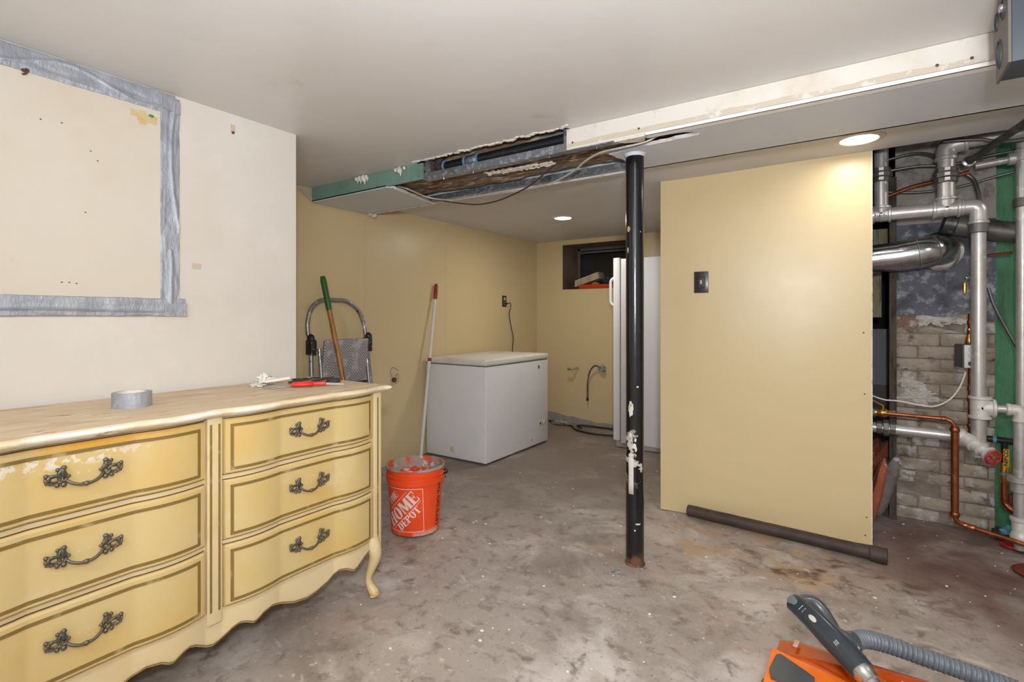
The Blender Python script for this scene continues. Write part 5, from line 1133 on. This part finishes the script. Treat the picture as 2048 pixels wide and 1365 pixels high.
# ------------------------------------------------------------ wall speaker
spk = thing('speaker', 'dark grey box speaker hanging from the ceiling at upper right', 'speaker', (.45, 1.85, 1.824))
SX, SY0, SY1, SZ0, SZ1 = .318, 1.779, 1.912, 1.824, 2.064
obj('cabinet', MB().box((SX, SY0, SZ0), (.62, SY1, SZ1), .003), 'speaker_black', spk)
cur = [(SY0-.004, SZ0-.001), (SY1+.002, SZ0-.004), (SY1+.003, 1.87), (SY1+.018, 1.90), (SY1+.034, 1.935), (SY1+.034, 1.96), (SY1+.012, 2.00), (SY1-.018, 2.04), (SY1-.03, 2.064), (SY0+.01, 2.064), (SY0+.0, 1.98)]
ep = obj('end_plate', MB().prism(cur, SX-.006, SX, 0), 'speaker_plate', spk, False, 'warm grey wavy end plate')
for (y, z, ry, rz, m) in ((1.872, 1.885, .024, .036, 'chrome'), (1.830, 1.985, .024, .024, 'dark_void'), (1.905, 1.985, .012, .022, 'masking')):
    obj('oval_rim', MB().tube([(SX-.007, y+ry*cos(2*pi*k/24), z+rz*sin(2*pi*k/24)) for k in range(24)], .003, 6, closed=True), 'speaker_black', ep)
    obj('oval_recess', MB().lathe((0, 0, 0), [(1, 0), (1, 1)], (1, 0, 0), 24).__class__().add([(SX-.0075, y, z)]+[(SX-.0065, y+ry*cos(2*pi*k/24), z+rz*sin(2*pi*k/24)) for k in range(24)], [(0, k+1, (k+1) % 24+1) for k in range(24)]), 'black_plastic' if m != 'chrome' else 'speaker_black', ep)
obj('mount_bolt', MB().lathe((SX-.006, 1.825, 1.985), [(.012, 0), (.010, .008), (.004, .010)], (-1, 0, 0), 12), 'chrome', ep, label='steel mounting bolt')
obj('grille_groove', MB().box((.355, SY0-.002, SZ0+.004), (.362, SY0+.002, SZ1-.002)).box((.385, SY0-.003, SZ0+.004), (.389, SY0+.002, SZ1-.002)), 'speaker_plate', spk, False)

# ------------------------------------------------------------ canister vacuum
vc_ = thing('canister_vacuum', 'orange canister vacuum cleaner with charcoal handle and ribbed hose', 'vacuum', (.03, 1.5, 0))
def hull(x0, x1, y0, y1, z0, z1, bev, seg=5, taper=.0):
    bm = bmesh.new(); bmesh.ops.create_cube(bm, size=1)
    for v in bm.verts:
        t = 1-taper*(v.co.z+.5); v.co = Vector(((x0+x1)/2+v.co.x*(x1-x0)*t, (y0+y1)/2+v.co.y*(y1-y0)*t, (z0+z1)/2+v.co.z*(z1-z0)))
    bmesh.ops.bevel(bm, geom=bm.edges[:], offset=bev, segments=seg, affect='EDGES', profile=.5)
    mb = MB().add([v.co[:] for v in bm.verts], [[v.index for v in f.verts] for f in bm.faces]) if bm.verts.index_update() is None else None
    bm.free(); return mb
obj('body', hull(-.212, .25, 1.18, 1.74, .03, .205, .03), 'vac_orange', vc_)
def cover(u, v):
    x = -.198+u*.42; y = 1.64-.10*u+v*(1.732-1.64+.10*u+.02*u); e = min(u, 1-u, v*1.0, 1-v); dome = .030*(1-math.exp(-e*9))
    return (x, y, .208+dome)
obj('clear_cover', MB().slab(cover, 26, 16, (0, 0, -.004)), 'vac_clear', vc_, True, 'translucent orange cover')
obj('front_deck', mesh_poly([(-.205, 1.19), (.24, 1.19), (.24, 1.50), (.02, 1.575), (-.205, 1.635)], .20, .236), 'vac_orange', vc_, False)
obj('inner_block', MB().box((-.17, 1.63, .20), (-.115, 1.70, .222), .006).box((.03, 1.60, .20), (.16, 1.70, .216), .01), 'vac_orange', vc_)
btn = mesh_poly([(-.198, 1.52), (-.190, 1.592), (-.180, 1.602), (-.115, 1.560), (-.095, 1.545), (-.095, 1.50), (-.11, 1.48), (-.19, 1.49)], .234, .246)
obj('pedal_button', btn, 'vac_grey', vc_, False, 'charcoal pedal button')
obj('label_plate', MB().box((-.158, 1.688, .2375), (-.146, 1.716, .2395)), 'label_grey', vc_, False) if 0 else None
for (x, y, a, l, w) in ((-.150, 1.690, 84, .034, .011), (.098, 1.640, 84, .050, .020)):
    R = Matrix.Translation((x, y, .2385)) @ Matrix.Rotation(radians(a), 4, 'Z')
    p = obj('label_plate', MB().xbox((-l/2, -w/2, -.002), (l/2, w/2, .0015), R, .001), 'label_grey', vc_, label='grey label plate')
    t = MB()
    for i in range(6): t.xbox((-l*.4+l*.14*i, -w*.25, .0014), (-l*.4+l*.14*i+l*.07, w*.25, .0018), R)
    obj('label_print', t, 'vac_orange', p, False)
for x in (-.215, .245):
    obj('wheel', MB().lathe((x, 1.62, .075), [(.0, -.02), (.06, -.018), (.072, -.008), (.072, .008), (.06, .018), (0, .02)], (1, 0, 0), 30), 'vac_grey', vc_)
obj('caster', MB().lathe((.02, 1.25, .022), [(0, -.014), (.022, -.012), (.022, .012), (0, .014)], (1, 0, 0), 20), 'vac_grey', vc_)
# handle
def loft(P, W, H, n=20):
    P = [Vector(p) for p in P]; R = []
    for i, p in enumerate(P):
        t = (P[min(i+1, len(P)-1)]-P[max(i-1, 0)]).normalized(); side_ = t.cross(Vector((0, 0, 1))).normalized(); up_ = side_.cross(t); side_, up_ = (side_*.72-up_*.69), (up_*.72+side_*.69)
        R.append([p+side_*W[i]*cos(2*pi*k/n)+up_*H[i]*sin(2*pi*k/n) for k in range(n)])
    return MB().rings(R)
hP = spline([(-.166, 1.700, .352), (-.158, 1.690, .356), (-.142, 1.672, .357), (-.105, 1.634, .350), (-.070, 1.600, .340), (-.030, 1.565, .325), (.008, 1.532, .308)], 5)
k = len(hP); hW = []; hH = []
for i in range(k):
    t = i/(k-1); w = .003+.0215*min(1, (t/.14))**.5 if t < .14 else .0245+.0055*min(1, (t-.14)/.6)
    hW.append(w); hH.append(w*(.5+.25*t))
hd = obj('wand_handle', loft(hP, hW, hH), 'vac_dark', vc_, label='dark charcoal wand handle')
def onh(i, sd=0, up=0):
    i = min(i, k-2); t = (hP[i+1]-hP[i]).normalized(); s_ = t.cross(Vector((0, 0, 1))).normalized(); u_ = s_.cross(t); s_, u_ = (s_*.72-u_*.69), (u_*.72+s_*.69); return hP[i]+s_*sd+u_*(hH[i]+up)
i0 = int(k*.24)
def discat(i, rx, ry, th, m, name):
    p = onh(i, 0, -.0022); t = (hP[i+1]-hP[i]).normalized(); s_ = t.cross(Vector((0, 0, 1))).normalized(); u_ = s_.cross(t); s_, u_ = (s_*.72-u_*.69), (u_*.72+s_*.69)
    R = [[p+u_*h+(t*rx*sc_*cos(2*pi*q/20)+s_*ry*sc_*sin(2*pi*q/20)) for q in range(20)] for h, sc_ in ((0, 1), (th, 1), (th+.001, .8))]
    return obj(name, MB().rings(R), m, hd)
discat(int(k*.23), .013, .0125, .004, 'vac_button', 'button')
discat(int(k*.32), .010, .0095, .0030, 'vac_button', 'button')
discat(int(k*.54), .013, .0065, .0028, 'silver_print', 'indicator')
t_ = MB()
for fi, w in ((.39, .016), (.42, .016), (.45, .014)):
    i = int(k*fi); a1 = onh(i, -w/2, -.0008); a2 = onh(i, w/2, -.0008); t_.tube([a1, a2], .0011, 6)
for q in range(3): a1 = onh(int(k*.76), -.004+.004*q, -.0003); a2 = onh(int(k*.79), -.003+.004*q, -.0003); t_.tube([a1, a2], .0009, 6)
obj('printed_marks', t_, 'silver_print', hd)
lp = spline([(-.155, 1.703, .350), (-.135, 1.730, .350), (-.112, 1.745, .345), (-.090, 1.742, .330), (-.072, 1.724, .312), (-.058, 1.700, .298), (-.030, 1.650, .290), (.0, 1.60, .290)], 5)
obj('grip_loop', MB().tube(lp, [.012+.006*min(1, i/12)+.006*max(0, (i-18)/16) for i in range(len(lp))], 14), 'vac_grey', hd)
obj('wand_ring', MB().lathe((.006, 1.534, .309), [(.026, 0), (.027, .008), (.024, .014), (.024, .03), (.019, .032), (.019, .09)], (.042, -.045, -.022), 28), 'chrome', vc_, label='chrome wand collar')
obj('wand_tube', MB().cyl((.04, 1.50, .292), (.30, 1.22, .16), .017, 20), 'chrome', vc_)
obj('handle_neck', MB().tube([(-.060, 1.700, .298), (-.040, 1.680, .290), (-.022, 1.668, .284), (.0, 1.66, .278)], [.020, .030, .033, .024], 16), 'vac_grey', hd)
obj('handle_neck', MB().tube([(-.030, 1.62, .29), (-.022, 1.67, .284), (-.018, 1.72, .278)], [.024, .030, .025], 16), 'vac_grey', hd)
hs = spline([(-.030, 1.655, .285), (-.020, 1.70, .280), (.010, 1.765, .268), (.060, 1.805, .252), (.16, 1.838, .228), (.26, 1.868, .205), (.37, 1.895, .180), (.50, 1.90, .14), (.62, 1.80, .08), (.62, 1.60, .05), (.45, 1.48, .09), (.24, 1.45, .12)], 14)
Q = [hs[0]]; acc = 0
for a, b_2 in zip(hs, hs[1:]):
    d = (b_2-a).length; n_ = max(1, round(d/.0018))
    for j in range(1, n_+1): Q.append(a.lerp(b_2, j/n_))
Ls = 0; rr = []
for i, p in enumerate(Q):
    if i: Ls += (p-Q[i-1]).length
    rr.append(.0192+.0052*abs(sin(Ls*pi/.0125)))
obj('hose', MB().tube(Q, rr, 18), 'hose', vc_, True, 'grey ribbed hose', angle=80)

# ------------------------------------------------------------ plaster crumbs on the floor
b = MB(); random.seed(3)
for i in range(240):
    x, y = random.uniform(-1.9, .9), random.uniform(1.0, 3.9)
    if x > -.3 and y < 1.95: continue
    r = random.choice((.0018, .0025, .003, .0035, .004, .0065)); b.ell((x, y, .001), (r*random.uniform(.7, 1.6), r, r*.5), 6, 4, Matrix.Rotation(random.random()*3, 3, 'Z'))
o = obj('plaster_crumbs', b, 'chip'); o['kind'] = 'stuff'; o['label'] = 'white plaster crumbs scattered over the concrete floor'; o['category'] = 'debris'
